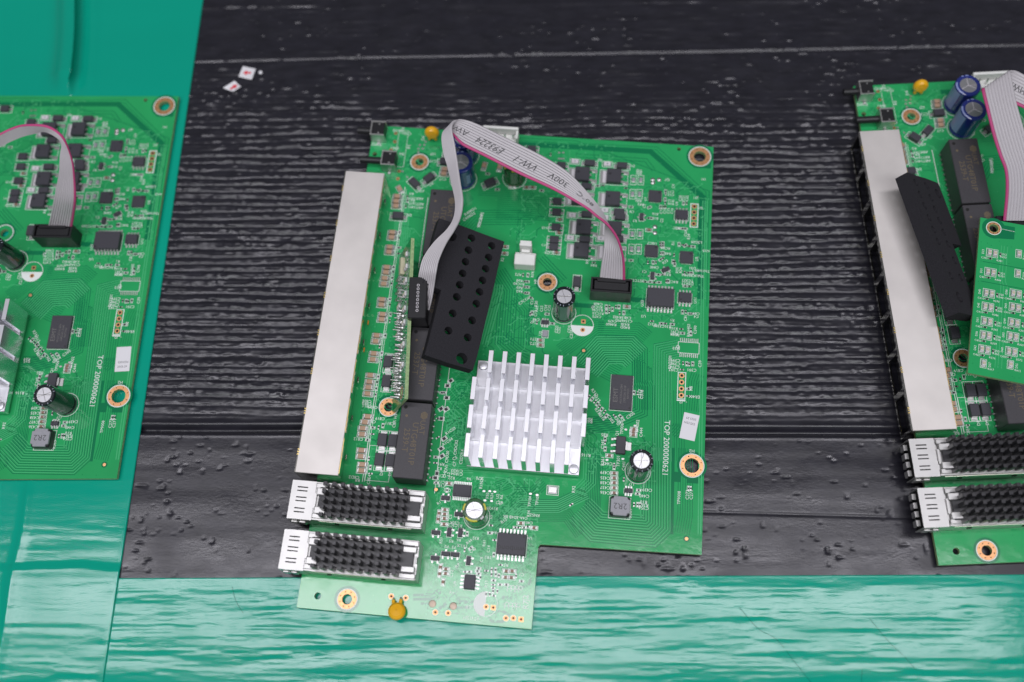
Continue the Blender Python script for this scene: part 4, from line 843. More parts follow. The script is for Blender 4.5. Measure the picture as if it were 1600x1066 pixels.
# module cage with clipped pin-fin cooler
CL, CW, CH = 47.8, 13.7, 9.4
def cage():
    body = MB()
    body.box(8.6, -CW/2+.25, .2, CL, CW/2-.25, CH-.3, 'tin_b', .12)
    collar = holed_plate('collar', [(0,-CW/2),(8.7,-CW/2),(8.7,CW/2),(0,CW/2)],
        [[(1.9+d, y), (5.6+d, y), (5.6+d, y+.42), (1.9+d, y+.42)] for d, y in [(.2, -4.5), (.2, -3.2), (.2, -.6), (.2, .7), (.2, 3.0), (.2, 4.3)]], CH-.25, CH, ['tin_b', 'hole'])
    sides = MB()
    sides.box(0, -CW/2, .2, 8.7, -CW/2+.25, CH-.25, 'tin_b'); sides.box(0, CW/2-.25, .2, 8.7, CW/2, CH-.25, 'tin_b'); sides.box(.6, -CW/2+.3, .3, 8.5, CW/2-.3, CH-1.0, 'hole')
    for y in (-4.6, -1.5, 1.5, 4.6): sides.box(-.9, y-1.0, 2.2, 0, y+1.0, 2.5, 'tin_b'); sides.box(-1.0, y-1.0, 2.4, -.7, y+1.0, CH-3.6, 'tin_b'); sides.box(-.9, y-1.0, CH-3.8, .3, y+1.0, CH-3.5, 'tin_b')
    for x in (2, 5): sides.box(x-1.4, -CW/2-.7, 3, x+1.4, -CW/2, 6.5, 'tin_b', .5); sides.box(x-1.4, CW/2, 3, x+1.4, CW/2+.7, 6.5, 'tin_b', .5)
    for x in (17, 36): sides.box(x-.7, -CW/2-.12, 4, x+.7, -CW/2+.2, 5.4, 'hole')
    sides.box(11, -CW/2+.05, 6.2, CL-4, -CW/2+.3, 7.6, 'nickel_s')
    clip = MB()
    for s in (-1, 1):
        clip.box(8.8, s*(CW/2-.1), CH-.3, CL-.2, s*(CW/2-1.35), CH+.35, 'tin_b', .1)
        clip.box(9.4, s*2.0, CH+.5, 13.4, s*4.6, CH+1.3, 'tin_b', .25); clip.box(8.9, s*4.4, CH+.2, 14.4, s*6.2, CH+.9, 'tin_b', .2)
        clip.box(CL-5.4, s*2.3, CH+.6, CL-.6, s*4.4, CH+1.4, 'tin_b', .25); clip.box(CL-6.0, s*4.6, CH+.2, CL-.2, s*6.4, CH+.8, 'tin_b', .2)
    clip.box(8.8, -2.6, CH-.1, 9.5, 2.6, CH+.9, 'tin_b'); clip.box(CL-.7, -1.2, CH-.1, CL-.1, 1.2, CH+1.1, 'tin_b', .15)
    cool = MB(); cool.box(10.4, -4.9, CH-.2, CL-1.4, 4.9, CH+1.1, 'black_m', .15)
    pins = MB()
    for i in range(10):
        for j in range(5):
            x = 13.2+i*3.1; y = -5.5+j*2.72
            pins.box(x-.72, y-.70, CH+.6, x+.72, y+.70, CH+6.4, 'black_m', .1)
    return body, collar, [('cage_side', sides), ('spring_clip', clip), ('cooler_base', cool), ('cooler_pins', pins)]
body, collar, subs = cage()
LIB['cage'] = ('module_cage', body.mesh('module_cage'), [('slotted_collar', collar)] + [(n, m.mesh(n)) for n, m in subs], None)

# large heat sink 40 x 40: base, ribs left by the cross cuts, fins and two push pins
hs = MB(); hs.box(-20.2, -20.2, 1.3, 20.2, 20.2, 4.2, 'alu', .1, 'alu_s')
hr = MB()
for k in range(3): hr.box(-20.1, -10.65+k*10.35, 4.2, 20.1, -8.7+k*10.35, 4.55, 'alu', .08)
fin = MB(); fin.box(-.85, -4.25, 4.15, .85, 4.25, 18.0, 'alu', .07, 'alu_s')
pin = MB(); pin.lathe([(1.75, 4.2), (1.75, 4.6), (1.5, 4.9), (.5, 5.0)], 'alu', 18)
und = MB(); und.box(-9, -9, .1, 9, 9, 1.35, 'chip')
fin_me = fin.mesh('fin'); LIB['heat_sink'] = ('heat_sink', hs.mesh('heat_sink'), [('cross_cut_rib', hr.mesh('rib')), ('switch_chip', und.mesh('chip'))], None)
pin_me = pin.mesh('push_pin', True)

# ------------------------------------------------------------------ flat print of the board: traces, white ink, pads
def offset_path(P, d):
    out = []
    for i, p in enumerate(P):
        p = Vector(p)
        a = (p - Vector(P[i-1])).normalized() if i else None
        b_ = (Vector(P[i+1]) - p).normalized() if i < len(P)-1 else None
        if a is None: a = b_
        if b_ is None: b_ = a
        n1 = Vector((a.y, -a.x)); n2 = Vector((b_.y, -b_.x)); m = (n1+n2)
        m = m/max(.3, m.length_squared)*2 if m.length > .2 else n1
        out.append(p + m*d)
    return out
def strip(mb, P, w, z, k):
    A = offset_path(P, -w/2); B = offset_path(P, w/2); n = len(P)
    mb.add([(p.x, p.y, z) for p in A] + [(p.x, p.y, z) for p in B], [(i, n+i, n+i+1, i+1) for i in range(n-1)], k)
def inside(p): return 0.4 < p.x < 138.9 and (.4 < p.y < 194 if p.x < 81.8 else 31 < p.y < 193.8)
tr = MB()
for (k, n, pitch, w, P) in TRACES:
    for i in range(n):
        Q = offset_path([Vector(p) for p in P], i*pitch)
        # thin out: clip by points that leave the board
        Q = [q for q in Q if inside(q)]
        if len(Q) > 1: strip(tr, Q, w, .012 if k == 'd' else .018, 'mask_d' if k == 'd' else 'mask_l')
rr = random.Random(3)
for (cx, cy, r0, r1) in RINGS: tr.ring(r1, r1+1.25, .008, 'mask_d', cx, cy, 40)
for (x0, y0, x1, y1) in ((128.5,55.5,131.2,59.2),(133.2,55.5,137.4,58.8),(131.5,184.2,138.5,186.8),(80,120.2,96,122),(109.6,124.0,119,126)): tr.quad([(x0,y0,.007),(x1,y0,.007),(x1,y1,.007),(x0,y1,.007)], 'mask_d')
for i in range(420):         # filled vias sprinkled over the copper
    x, y = rr.uniform(2, 137), rr.uniform(2, 192)
    if inside(Vector((x, y))): tr.disc(.16, .022, 'mask_d' if rr.random() < .7 else 'mask_l', x, y, 6)
def clutter(x0, y0, x1, y1, n, seed, share=.6):
    q = random.Random(seed)
    for i in range(n):
        x, y = q.uniform(x0, x1), q.uniform(y0, y1); a = q.choice((0, 45, 90, 135, 180, 225, 270, 315)); P = [Vector((x, y))]
        for s_ in range(q.randint(2, 4)):
            l = q.uniform(.8, 4.2); p = P[-1]+Vector((math.cos(R(a)), math.sin(R(a))))*l
            if not (x0 < p.x < x1 and y0 < p.y < y1) or not inside(p): break
            P.append(p); a += q.choice((-45, 45))
        if len(P) > 1:
            strip(tr, P, q.uniform(.14, .26), .02+.001*(i % 9), 'mask_l' if q.random() < share else 'mask_d')
            for e in (P[0], P[-1]): tr.ring(.14, .34, .032, 'mask_l', e.x, e.y, 8)
clutter(43.5, 1.5, 81.5, 52, 520, 11); clutter(43.6, 44, 53.5, 96, 120, 12); clutter(3, 167, 40, 193, 90, 13); clutter(95, 116, 138, 178, 260, 14, .5)
clutter(12, 46, 28, 166, 130, 15, .5); clutter(60, 140, 100, 192, 160, 16, .5); clutter(96, 55, 122, 72, 60, 17); clutter(55, 96, 92, 128, 60, 18, .4)
TRACE_ME = tr.mesh('traces')

sk = MB()
def frame(mb, u, v, hx, hy, rot, w=.16, k='silk', z=Z_SILK):
    c, s_ = math.cos(R(rot)), math.sin(R(rot)); st = len(mb.v)
    for (x0, y0, x1, y1) in ((-hx,-hy,hx,-hy+w),(-hx,hy-w,hx,hy),(-hx,-hy+w,-hx+w,hy-w),(hx-w,-hy+w,hx,hy-w)): mb.quad([(x0,y0,z),(x1,y0,z),(x1,y1,z),(x0,y1,z)], k)
    mb.xform(Matrix.Translation((u, v, 0)) @ Matrix.Rotation(R(rot), 4, 'Z'), st)
for kind, lst in PARTS.items():
    if LIB.get(kind) and LIB[kind][3]:
        for (u, v, r, vis) in lst: frame(sk, u, v, *LIB[kind][3], r, .17)
    if kind == 'small_resistor':
        for i, (u, v, r, vis) in enumerate(lst):
            if i % 2: frame(sk, u, v, .95, .55, r, .12)
for (t, g) in zip(SILK_TEXT, text_batch([(q[2], q[4]*(1.0 if q[4] > 1.5 else 1.18)) for q in SILK_TEXT])): put_text(sk, g, t[0], t[1], Z_SILK, t[3], 'silk')
for (cx, cy, r0, r1) in RINGS: sk.ring(r1+.05, r1+.38, Z_SILK, 'silk', cx, cy, 40)
for (u, v, r) in ((84.46,117.49,4.7),(115.66,58.23,4.7),(59.39,37.04,4.8),(39.6,183.2,5.5),(39.7,172.2,5.5),(60.3,174.3,4.9),(91.8,112.9,4.35)): sk.ring(r-.22, r, Z_SILK, 'silk', u, v, 36)
# unplaced capacitor circle: near half inked; the same mark on the tongue
sk.add([(91.8+4.2*math.cos(R(a)), 112.75+4.2*math.sin(R(a)), Z_SILK) for a in range(180, 361, 10)], [tuple(range(19))], 'silk')
sk.add([(65.6+4.2*math.cos(R(a)), 6.96+4.2*math.sin(R(a)), Z_SILK) for a in range(90, 271, 10)], [tuple(range(19))], 'silk')
sk.ring(4.0, 4.2, Z_SILK, 'silk', 65.6, 6.96, 24, -90, 90)
frame(sk, 130.1, 91.9, 1.55, 5.3, 0, .3); sk.box(128.5, 85.9, .01, 131.7, 86.4, Z_SILK, 'silk')
frame(sk, 132.5, 162.7, 1.6, 5.3, 0, .35)
frame(sk, 132.2, 107.0, 4.0, 2.3, 0, .2); sk.ring(.5, .7, Z_SILK, 'silk', 128.2, 107, 12)
for x in range(10):
    for y in (104.0, 110.0): sk.quad([(128.9+x*.72,y-.8,Z_PAD),(129.25+x*.72,y-.8,Z_PAD),(129.25+x*.72,y+.8,Z_PAD),(128.9+x*.72,y+.8,Z_PAD)], 'tin')
strip(sk, [Vector((16.6, 167)), Vector((16.6, 46))], .22, Z_SILK, 'silk'); strip(sk, [Vector((17.3, 166)), Vector((17.3, 46))], .14, Z_SILK, 'silk')
strip(sk, [Vector((43.3, 133)), Vector((43.3, 44))], .2, Z_SILK, 'silk'); strip(sk, [Vector((26.5, 163)), Vector((26.5, 132))], .25, Z_SILK, 'silk')
frame(sk, 21.8, 53.2, 4.4, 6.6, 0, .15)
for j, (u0, v0) in enumerate(((73.2, 12.5), (72.9, 6.6))):
    for i in range(4): sk.ring(.55, .75, Z_SILK, 'silk', u0+i*1.35, v0+1, 12); sk.quad([(u0+i*1.35-.7,v0-.6,Z_SILK),(u0+i*1.35-.5,v0-.6,Z_SILK),(u0+i*1.35-.5,v0+1,Z_SILK),(u0+i*1.35-.7,v0+1,Z_SILK)], 'silk')
for (x, y) in ((24.4,187.2),(26.2,187.4),(24.0,185.4),(25.8,185.6),(24.2,183.8),(26.6,189.0)): sk.disc(.5, Z_PAD, 'tin', x-4.2, y-.5, 10)
for (x, y) in ((9.6,191.5),(9.7,187.5),(8.6,183.6),(13.3,174.0),(13.2,170.5)): sk.ring(.35, .7, Z_PAD, 'gold', x, y, 14); sk.disc(.35, Z_PAD, 'hole', x, y, 10)
frame(sk, 12.8, 184.5, 2.0, 8.6, 0, .14)
SILK_ME = sk.mesh('silk')
rg = []
for (cx, cy, r0, r1) in RINGS:
    b = MB(); b.ring(r0, r1, Z_PAD, 'gold', 0, 0, 40)
    for i in range(8): b.disc(.22, Z_PAD+.01, 'hole', (r0+r1)/2*math.cos(R(i*45+22)), (r0+r1)/2*math.sin(R(i*45+22)), 10)
    n = 32
    b.lathe([(r0-.15, -1.6), (r0-.15, Z_PAD), (r0, Z_PAD)], 'gold', 32, cap=False)
    rg.append(b.mesh('mounting_ring'))
BOARD_ME = holed_plate('substrate', OUTLINE, [h for h in HOLES], -1.6, 0, ['mask', 'edge'])
stub = MB()
for (u, v) in [(x, y) for x in (9.5, 11.5, 13) for y in range(50, 165, 9)] + [(x, y) for x in (12, 25, 38) for y in (14, 24, 32, 41)] + [(95+i*3, 126) for i in range(5)] + [(132, 118), (132, 48), (116, 60), (84, 117), (136, 150), (70, 138), (60, 174), (40, 183), (110, 34)]:
    stub.box(u-.3, v-.3, -3.1, u+.3, v+.3, -1.55, 'tin')
STUB_ME = stub.mesh('pin_stub')

BIG = [  # kind, u, v, turn, boards that show it
 ('jack', -5.2, 105.5, 0, '02'), ('cage', -6.2, 35.9, 0, '02'), ('cage', -6.2, 18.4, 0, '02'),
 ('trafo_37', 34.6, 147.4, 0, '0'), ('trafo', 34.6, 147.4, 0, '2'), ('trafo_37', 34.5, 118.6, 0, '0'), ('trafo', 34.5, 118.6, 0, '2'),
 ('trafo_37', 34.5, 89.5, 0, '02'), ('trafo', 34.5, 60.4, 0, '02'),
 ('heat_sink', 74.4, 74.2, 0, '01'),
 ('cap_black', 84.46, 117.49, 0, '01'), ('cap_black', 115.66, 58.23, 75, '01'), ('cap_green', 59.39, 37.04, 0, '0'),
 ('cap_blue', 39.6, 183.2, 0, '02'), ('cap_blue', 39.7, 172.2, 0, '02'), ('cap_green', 60.3, 174.3, 40, '0'),
 ('button_far', 3.2, 190.0, 0, '02'), ('button_near', 9.4, 176.6, 0, '02'),
 ('socket_white', 67.9, 137.8, 0, '0'), ('socket_long', 53.2, 190.4, 0, '02'), ('header', 101.6, 126.5, 0, '01'),
]
NAMES = ('circuit_board',)
LABELS = ['green circuit board in the middle with silver finned heat sink and tilted black foam pad',
          'green circuit board at the left edge, lying on the green tape',
          'green circuit board at the right edge, two silver cages towards the middle']
POSES = [(-73.627, -99.106, -0.07735), (-283.822, -82.94, -0.0103), (148.866, -82.355, 0.05159)]
BOARD_Z = 3.2
def place(kind, parent, u, v, rot):
    name, me, subs, _ = LIB[kind]
    o = link(name, me, parent, (u, v, 0), rot)
    for n, sm in subs: link(n, sm, o, kind='stuff' if n in ('cooler_pins', 'lead_set') else None)
    return o
boards = []
STICK = MB(); 
for bi in range(3):
    root = empty('circuit_board', (POSES[bi][0], POSES[bi][1], BOARD_Z), POSES[bi][2])
    thing(root, LABELS[bi], 'circuit board', 'circuit boards on the bench'); boards.append(root)
    link('substrate', BOARD_ME, root); link('trace_pattern', TRACE_ME, root, kind='stuff'); link('white_ink_print', SILK_ME, root, kind='stuff')
    link('pin_stubs', STUB_ME, root, kind='stuff')
    for (cx, cy, r0, r1), me in zip(RINGS, rg):
        if (bi == 1 and cx < 100) or (bi == 2 and cx > 60): continue
        link('mounting_ring', me, root, (cx, cy, 0))
    for kind, lst in PARTS.items():
        for (u, v, r, vis) in lst:
            if bi and str(bi) not in vis: continue
            place(kind, root, u, v, r)
    for kind, u, v, r, vis in BIG:
        if str(bi) not in vis: continue
        o = place(kind, root, u, v, r)
        if kind == 'heat_sink':
            for row in range(4):
                for c in range(9):
                    if (row == 0 and c == 8) or (row == 3 and c == 0): continue
                    if bi == 1 and c < 5: continue
                    link('fin', fin_me, o, (-19.35+c*4.98, -15.8+row*10.4, 0))
            link('push_pin', pin_me, o, (-18.0, 18.0, 0)); link('push_pin', pin_me, o, (18.2, -18.2, 0))
        if kind == 'cap_black' and bi == 1: o.rotation_euler = (R(4), R(-3), 0)
    if bi == 0:
        b = disc_part(3.1, 2.5, 0); b.xform(Matrix.Rotation(R(78), 4, 'X')); b.xform(Matrix.Translation((0, 0, 1.5)))
        o = link('disc_varistor', b.mesh('varistor', True), root, (34.9, 6.2, 0), 8, label='yellow lacquered disc bent flat over the board edge')
    if bi < 2:
        # bar-code label without its code
        sb = MB(); sb.box(-2.85, -5.0, .04, 2.85, 5.0, .12, 'paper', .03)
        so = link('paper_label', sb.mesh('label'), root, (133.5, 76.4, 0) if bi == 0 else (134.3, 76.7, 0), -9 if bi == 0 else 184, label='white paper label with black print')
        tt = text_part('t', [('SSD25N', -.2, 1.3, 180, .85), ('2025.39', .1, 3.1, 180, .85)], 'ink_k', None, .13); link('label_print', tt.mesh('print'), so)
    if bi == 0:
        tt = text_part('t', [('winbond', 0, 1.6, 0, 2.0)], 'ink_d', None, 2.365)
        for ch in [c for c in root.children if c.name.startswith('sixteen_lead_chip')]:
            if ch.location.y < 0.06: link('chip_print', tt.mesh('print'), ch)

# ------------------------------------------------------------------ ribbon cables
class Ribbon:
    def __init__(s, pairs, n=8):
        s.A = catmull([p[0] for p in pairs], n); s.B = catmull([p[1] for p in pairs], n)
        mid = (s.A+s.B)/2; T = np.gradient(mid, axis=0); W = s.B-s.A
        N = np.cross(T, W); s.N = N/np.linalg.norm(N, axis=1)[:, None]
        s.len = np.concatenate([[0], np.cumsum(np.linalg.norm(np.diff(mid, axis=0), axis=1))])
    def at(s, d, t, h):
        i = np.interp(d, s.len, np.arange(len(s.len))); k = min(int(i), len(s.len)-2); f = i-k
        A = s.A[k]*(1-f)+s.A[k+1]*f; B = s.B[k]*(1-f)+s.B[k+1]*f; N = s.N[k]*(1-f)+s.N[k+1]*f
        return tuple(A+(B-A)*t+N*h)
    def wires(s, w0, w1, k, total=10, r=.5):
        mb = MB(); prof = []
        for w in range(w0, w1):
            for a in (0, 35, 90, 145): prof.append(((w+.5-.5*math.cos(R(a)))/total, r*max(.16, math.sin(R(a)))))
        prof.append((w1/total, r*.16)); m = len(prof)
        ringp = prof + [(t, -h) for t, h in reversed(prof)]; L = len(ringp); n = len(s.A)
        vs = []
        for j in range(n):
            for t, h in ringp: vs.append(s.A[j]+(s.B[j]-s.A[j])*t+s.N[j]*h)
        fs = [(j*L+i, j*L+(i+1)%L, (j+1)*L+(i+1)%L, (j+1)*L+i) for j in range(n-1) for i in range(L)]
        fs += [tuple(range(L-1, -1, -1)), tuple((n-1)*L+i for i in range(L))]
        mb.add(vs, fs, k); return mb
def wire_mesh(mb, name): return mb.mesh(name, True)
RIB_C= [((42.7, 21.4, 12.2), (33.1, 22.5, 12.2)), ((42.4, 25.4, 16.2), (33.7, 26.7, 15.2)), ((41.6, 28.0, 20.2), (34.7, 32.4, 18.2)), ((39.5, 31.9, 25.2), (34.9, 38.0, 19.2)), ((35.8, 35.4, 29.2), (35.2, 42.1, 20.2)), ((31.3, 38.3, 31.2), (33.9, 44.5, 22.2)), ((26.7, 41.7, 32.2), (30.0, 48.9, 25.2)), ((15.7, 48.1, 33.2), (21.7, 57.6, 28.2)), ((3.1, 54.7, 33.2), (12.0, 64.4, 29.2)), ((-10.4, 62.5, 33.2), (-1.3, 71.4, 30.2)), ((-18.7, 67.2, 33.2), (-11.9, 77.4, 30.2)), ((-23.5, 71.5, 32.2), (-17.8, 79.3, 31.2)), ((-26.0, 74.7, 30.2), (-21.4, 78.1, 33.2)), ((-27.2, 72.5, 29.2), (-22.6, 73.5, 35.2)), ((-26.6, 66.9, 28.2), (-21.4, 66.9, 34.2)), ((-24.5, 60.3, 27.2), (-20.4, 60.9, 33.2)), ((-22.5, 52.6, 28.2), (-18.9, 51.5, 33.2)), ((-20.9, 44.6, 29.2), (-17.7, 44.3, 33.2)), ((-21.3, 38.0, 30.2), (-18.3, 38.0, 32.2)), ((-23.8, 33.5, 29.7), (-20.3, 33.0, 31.7)), ((-28.6, 29.1, 28.7), (-23.4, 27.3, 31.2)), ((-32.6, 23.8, 27.2), (-25.8, 21.4, 30.2)), ((-34.2, 18.8, 25.2), (-26.7, 17.0, 29.2)), ((-35.0, 16.3, 22.2), (-27.7, 13.5, 25.2)), ((-35.3, 13.6, 20.7), (-28.8, 9.4, 21.7)), ((-35.6, 10.1, 18.7), (-29.9, 6.1, 19.2))]
RIB_L= [((-173.1, 44.6, 12.2), (-182.8, 45.1, 12.2)), ((-170.5, 46.5, 17.2), (-179.9, 46.6, 17.2)), ((-166.7, 49.5, 25.2), (-175.3, 50.4, 25.2)), ((-165.8, 56.9, 31.2), (-172.0, 57.2, 31.2)), ((-166.1, 61.3, 34.2), (-171.2, 63.5, 34.2)), ((-168.1, 66.5, 36.2), (-170.7, 67.3, 35.2)), ((-171.0, 70.6, 37.2), (-173.3, 70.9, 34.2)), ((-175.7, 73.4, 38.2), (-179.3, 74.4, 33.2)), ((-181.6, 74.3, 38.2), (-184.0, 74.2, 32.2)), ((-188.1, 74.4, 37.2), (-189.8, 73.2, 31.2)), ((-195.0, 71.7, 36.2), (-196.8, 70.2, 30.2)), ((-202.8, 67.9, 34.2), (-204.5, 65.8, 28.2))]
RIB_R= [((183.0, 42.6, 18.2), (194.0, 42.5, 18.2)), ((183.3, 51.9, 23.2), (194.2, 51.9, 23.2)), ((182.8, 58.9, 26.2), (193.6, 60.4, 26.2)), ((180.6, 65.3, 28.2), (192.2, 67.4, 28.2)), ((178.6, 72.8, 30.2), (190.5, 74.4, 30.2)), ((177.0, 81.5, 32.2), (188.5, 84.7, 32.2)), ((176.0, 88.4, 33.2), (187.8, 95.9, 33.2)), ((176.6, 90.0, 32.5), (188.0, 98.4, 32.5)), ((179.3, 89.2, 31.5), (189.5, 99.3, 31.5)), ((185.4, 87.2, 30.2), (192.5, 99.4, 30.2)), ((194.0, 83.9, 28.2), (199.9, 95.8, 28.2)), ((208.5, 79.2, 23.2), (212.8, 90.4, 23.2))]
def print_on(rb, words, k, h, flip=1):
    """words: (text, distance along, across 0..1, height, direction)"""
    mb = MB()
    for (t, d, ac, hh, dr), g in zip(words, text_batch([(w[0], w[3]) for w in words], 0.012)):
        width = 10.5
        mb.add([rb.at(d+a, ac-b/width, h) for a, b in g[0]], g[1], k)
    return mb
def box_at(name, bx, k, parent, M=None, c=.2):
    b = MB(); b.box(*bx, k, c); 
    if M is not None: b.xform(M)
    return link(name, b.mesh(name), parent)
def header_plug(parent, bi):
    """the plug sunk in the boxed header of a board"""
    b = MB(); b.box(-6.5, -1.9, 4.2, 6.5, 1.9, 8.7, 'black', .25); b.box(-5.4, 1.0, 8.0, 5.4, 2.1, 9.6, 'black', .15)
    b.xform(Matrix.Translation((POSES[bi][0], POSES[bi][1], BOARD_Z)) @ Matrix.Rotation(POSES[bi][2], 4, 'Z') @ Matrix.Translation((101.6, 126.5, 0)))
    return link('plug', b.mesh('plug'), parent)

rbC = Ribbon(RIB_C); root = empty('ribbon_cable', (0, 0, 0)); cable_c = root
thing(root, 'grey ribbon cable with pink edge and black print arching over the middle board', 'ribbon cable', 'ribbon cables on the circuit boards')
link('wire_band', wire_mesh(rbC.wires(1, 10, 'ribbon'), 'wire_band'), root)
nA = 13*8
rbP = Ribbon(RIB_C); 
for j in range(len(rbP.A)):      # past the fold the marker wire is rolled under the band
    f = min(1, max(0, (j-nA+24)/24)); rbP.A[j] += (rbP.B[j]-rbP.A[j])*.35*f - rbP.N[j]*1.1*f
link('marker_wire', wire_mesh(rbP.wires(0, 1, 'pink', r=.52), 'marker_wire'), root, label='pink marker wire along the edge')
sgn = 1 if rbC.N[56][2] > 0 else -1
words = [('80°C', 33.5, .50, 2.7, -1), ('300V', 45.5, .46, 2.9, -1), ('VW-1', 59.5, .44, 2.9, -1), ('E93224', 75.0, .44, 2.8, -1), ('AWM', 89.5, .45, 2.7, -1)]
link('printed_text', print_on(rbC, words, 'ink_k', sgn*.56, flip=1).mesh('print'), root)
header_plug(root, 0)
pl = empty('tmp', (0,0,0)); bpy.data.objects.remove(pl)
b = MB(); b.box(-37.0, 0.6, 17.6, -30.3, 16.9, 25.2, 'black', .3); b.box(-36.4, 1.6, 13.0, -31.0, 16.0, 17.6, 'black'); link('plug', b.mesh('plug'), root)
pm = MB()
for i in range(8): pm.ring(.34, .52, 25.22, 'light', -33.6, 3.6+i*1.42, 10)
link('plug_marks', pm.mesh('marks'), root)

rb = Ribbon(RIB_L); root = empty('ribbon_cable', (0, 0, 0))
thing(root, 'plain grey ribbon cable with pink edge looping above the leftmost board', 'ribbon cable', 'ribbon cables on the circuit boards')
link('wire_band', wire_mesh(rb.wires(1, 10, 'ribbon'), 'wire_band'), root); link('marker_wire', wire_mesh(rb.wires(0, 1, 'pink', r=.52), 'marker_wire'), root, label='pink marker wire along the edge')
header_plug(root, 1)
rb = Ribbon(RIB_R); root = empty('ribbon_cable', (0, 0, 0))
thing(root, 'sharply folded grey ribbon cable with pink edge at the right border', 'ribbon cable', 'ribbon cables on the circuit boards')
link('wire_band', wire_mesh(rb.wires(1, 10, 'ribbon'), 'wire_band'), root); link('marker_wire', wire_mesh(rb.wires(0, 1, 'pink', r=.52), 'marker_wire'), root, label='pink marker wire along the edge')
s2 = 1 if rb.N[76][2] > 0 else -1
link('printed_text', print_on(rb, [('AWM', rb.len[74], .5, 2.3, -1)], 'ink_k', s2*.56).mesh('print'), root)
box_at('plug', (181, 36, 9.0, 196, 45, 17.6), 'black', root)

# ------------------------------------------------------------------ foam pads
def frame_from(TL, TR, BL):
    x = (Vector(TR)-Vector(TL)); w = x.length; x.normalize(); y = Vector(TL)-Vector(BL); l = y.length
    z = x.cross(y).normalized(); y.normalize()
    M = Matrix((x, y, z)).transposed().to_4x4(); M.translation = Vector(TL)*S; return M, w, l
def foam_pad(TL, TR, BL, notch_left, label, T=5.0):
    M, w, l = frame_from(TL, TR, BL)
    j = lambda a: a + random.uniform(-.10, .10)
    # measured from the straight edge: long edge, bottom, narrow part, notch, wide part
    base = [(0, 0)] + [(0, -l*k/9) for k in range(1, 9)] + [(.3, -l), (w*.35, -l-.2), (w-7.6, -l)] + [(w-7.6, -l+k*5) for k in range(1, 5)] + [(w-7.6, -27.1), (w-.1, -26.8)] + [(w, -22+k*5) for k in range(4)] + [(w, 0), (w*.6, .1), (w*.3, 0)]
    hol = [(4.4+.1*k, y, 1.5) for k, y in enumerate((-3.5, -8.5, -13.3, -18.2, -23.0, -27.9, -34.7, -41.6))] + [(12.7, y, 1.5) for y in (-3.3, -8.4, -13.3, -18.1, -22.9, -27.8, -34.5, -41.4)] + [(5.4, -50.0, 2.1), (20.3, -5.3, 2.0)]
    out = [(j(x), j(y)) for x, y in base]
    if notch_left: out = [(w-x, y) for x, y in out]; hol = [(w-x, y, r) for x, y, r in hol]
    else: out = out[::-1]
    me = holed_plate('foam_pad', out, hol, -T, 0, ['foam', 'foam'])
    o = link('foam_pad', me); o.matrix_world = M
    thing(o, label, 'foam pad', 'perforated black foam pads'); return o
foam_pad((-27.1, 40.8, 25.2), (-3.3, 34.7, 15.2), (-34.6, -11.6, 25.2), True, 'perforated black foam pad tilted beside the silver heat sink')
foam_pad((145.9, 57.1, 29.2), (163.1, 63.0, 13.2), (153.9, 1.2, 29.2), False, 'perforated black foam pad leaning over the jack block of the rightmost board')

# ------------------------------------------------------------------ LED boards
LW, LL, LT = 19.4, 62.0, 1.3
LED_ME = holed_plate('led_substrate', [(0,0),(LW,0),(LW,-LL),(0,-LL)][::-1], [(5.0,-3.5,1.55)], -LT, 0, ['mask', 'edge'])
led = MB(); led.box(-.75, -1.35, .03, .75, 1.35, .12, 'tin'); led.box(-.62, -.85, .05, .62, .85, .75, 'light', .08); led.box(-.45, -.5, .7, .45, .5, .92, 'lens', .1)
led_me = led.mesh('led')
ps = [(5.1,13.8),(5.0,21.6),(5.0,30.1),(5.0,35.5),(5.1,41.2),(5.1,46.6),(5.0,52.1),(14.3,28.3),(14.4,33.7),(14.4,39.7),(14.3,45.1),(14.2,50.9)]
sg = [(5.0,57.4),(14.1,55.9),(14.4,12.1),(14.5,20.1)]
lk = MB(); lt = []
lk.ring(2.5, 2.75, Z_SILK, 'silk', 5.0, -3.5, 36)
for (x, y) in ps: frame(lk, x, -y, 2.1, 1.7, 0, .14); lt += [('D%d' % (10+int(y)), x-3.2, -y, 90, .8), ('C%d' % (380+int(y)), x-2.6, -y-2.5, 0, .75), ('R%d' % (340+int(y*3) % 60), x+2.8, -y-2.6, 0, .75), ('R%d' % (300+int(y)), x+4.0, -y+.3, 0, .8), ('R%d' % (310+int(y)), x+4.0, -y-.8, 0, .8)]
for (x, y) in sg: frame(lk, x, -y, 1.1, 1.7, 0, .14); lt += [('D%d' % int(y), x+2.2, -y, 90, .8), ('R%d' % (360+int(y)), x+2.6, -y-1.7, 0, .75)]
for (t, x, y, r, h), g in zip(lt, text_batch([(q[0], q[4]) for q in lt])): put_text(lk, g, x, y, Z_SILK, r, 'silk')
strip(lk, [Vector((7.6, -3.2)), Vector((12.5, -3.4))], .12, Z_SILK, 'silk')
tk = MB()
tk.ring(2.8, 4.2, .008, 'mask_d', 5.0, -3.5, 36); tk.quad([(8,-1.5,.007),(12.5,-1.5,.007),(12.5,-6.6,.007),(5,-7.6,.007)], 'mask_d')
for y in (17.8, 25.8): strip(tk, [Vector((2, -y)), Vector((LW-1, -y))], .25, .012, 'mask_d')
for x in (8.2, 9.2, 10.4): strip(tk, [Vector((x, -10)), Vector((x, -24)), Vector((x+.8, -26)), Vector((x+.8, -58))], .2, .012, 'mask_l')
for i in range(70): tk.disc(.14, .02, 'mask_d', random.uniform(1, LW-1), -random.uniform(1, LL-1), 6)
lk_me = lk.mesh('silk'); tk_me = tk.mesh('traces')
lr = MB(); lr.ring(1.65, 2.45, Z_PAD, 'gold', 0, 0, 36)
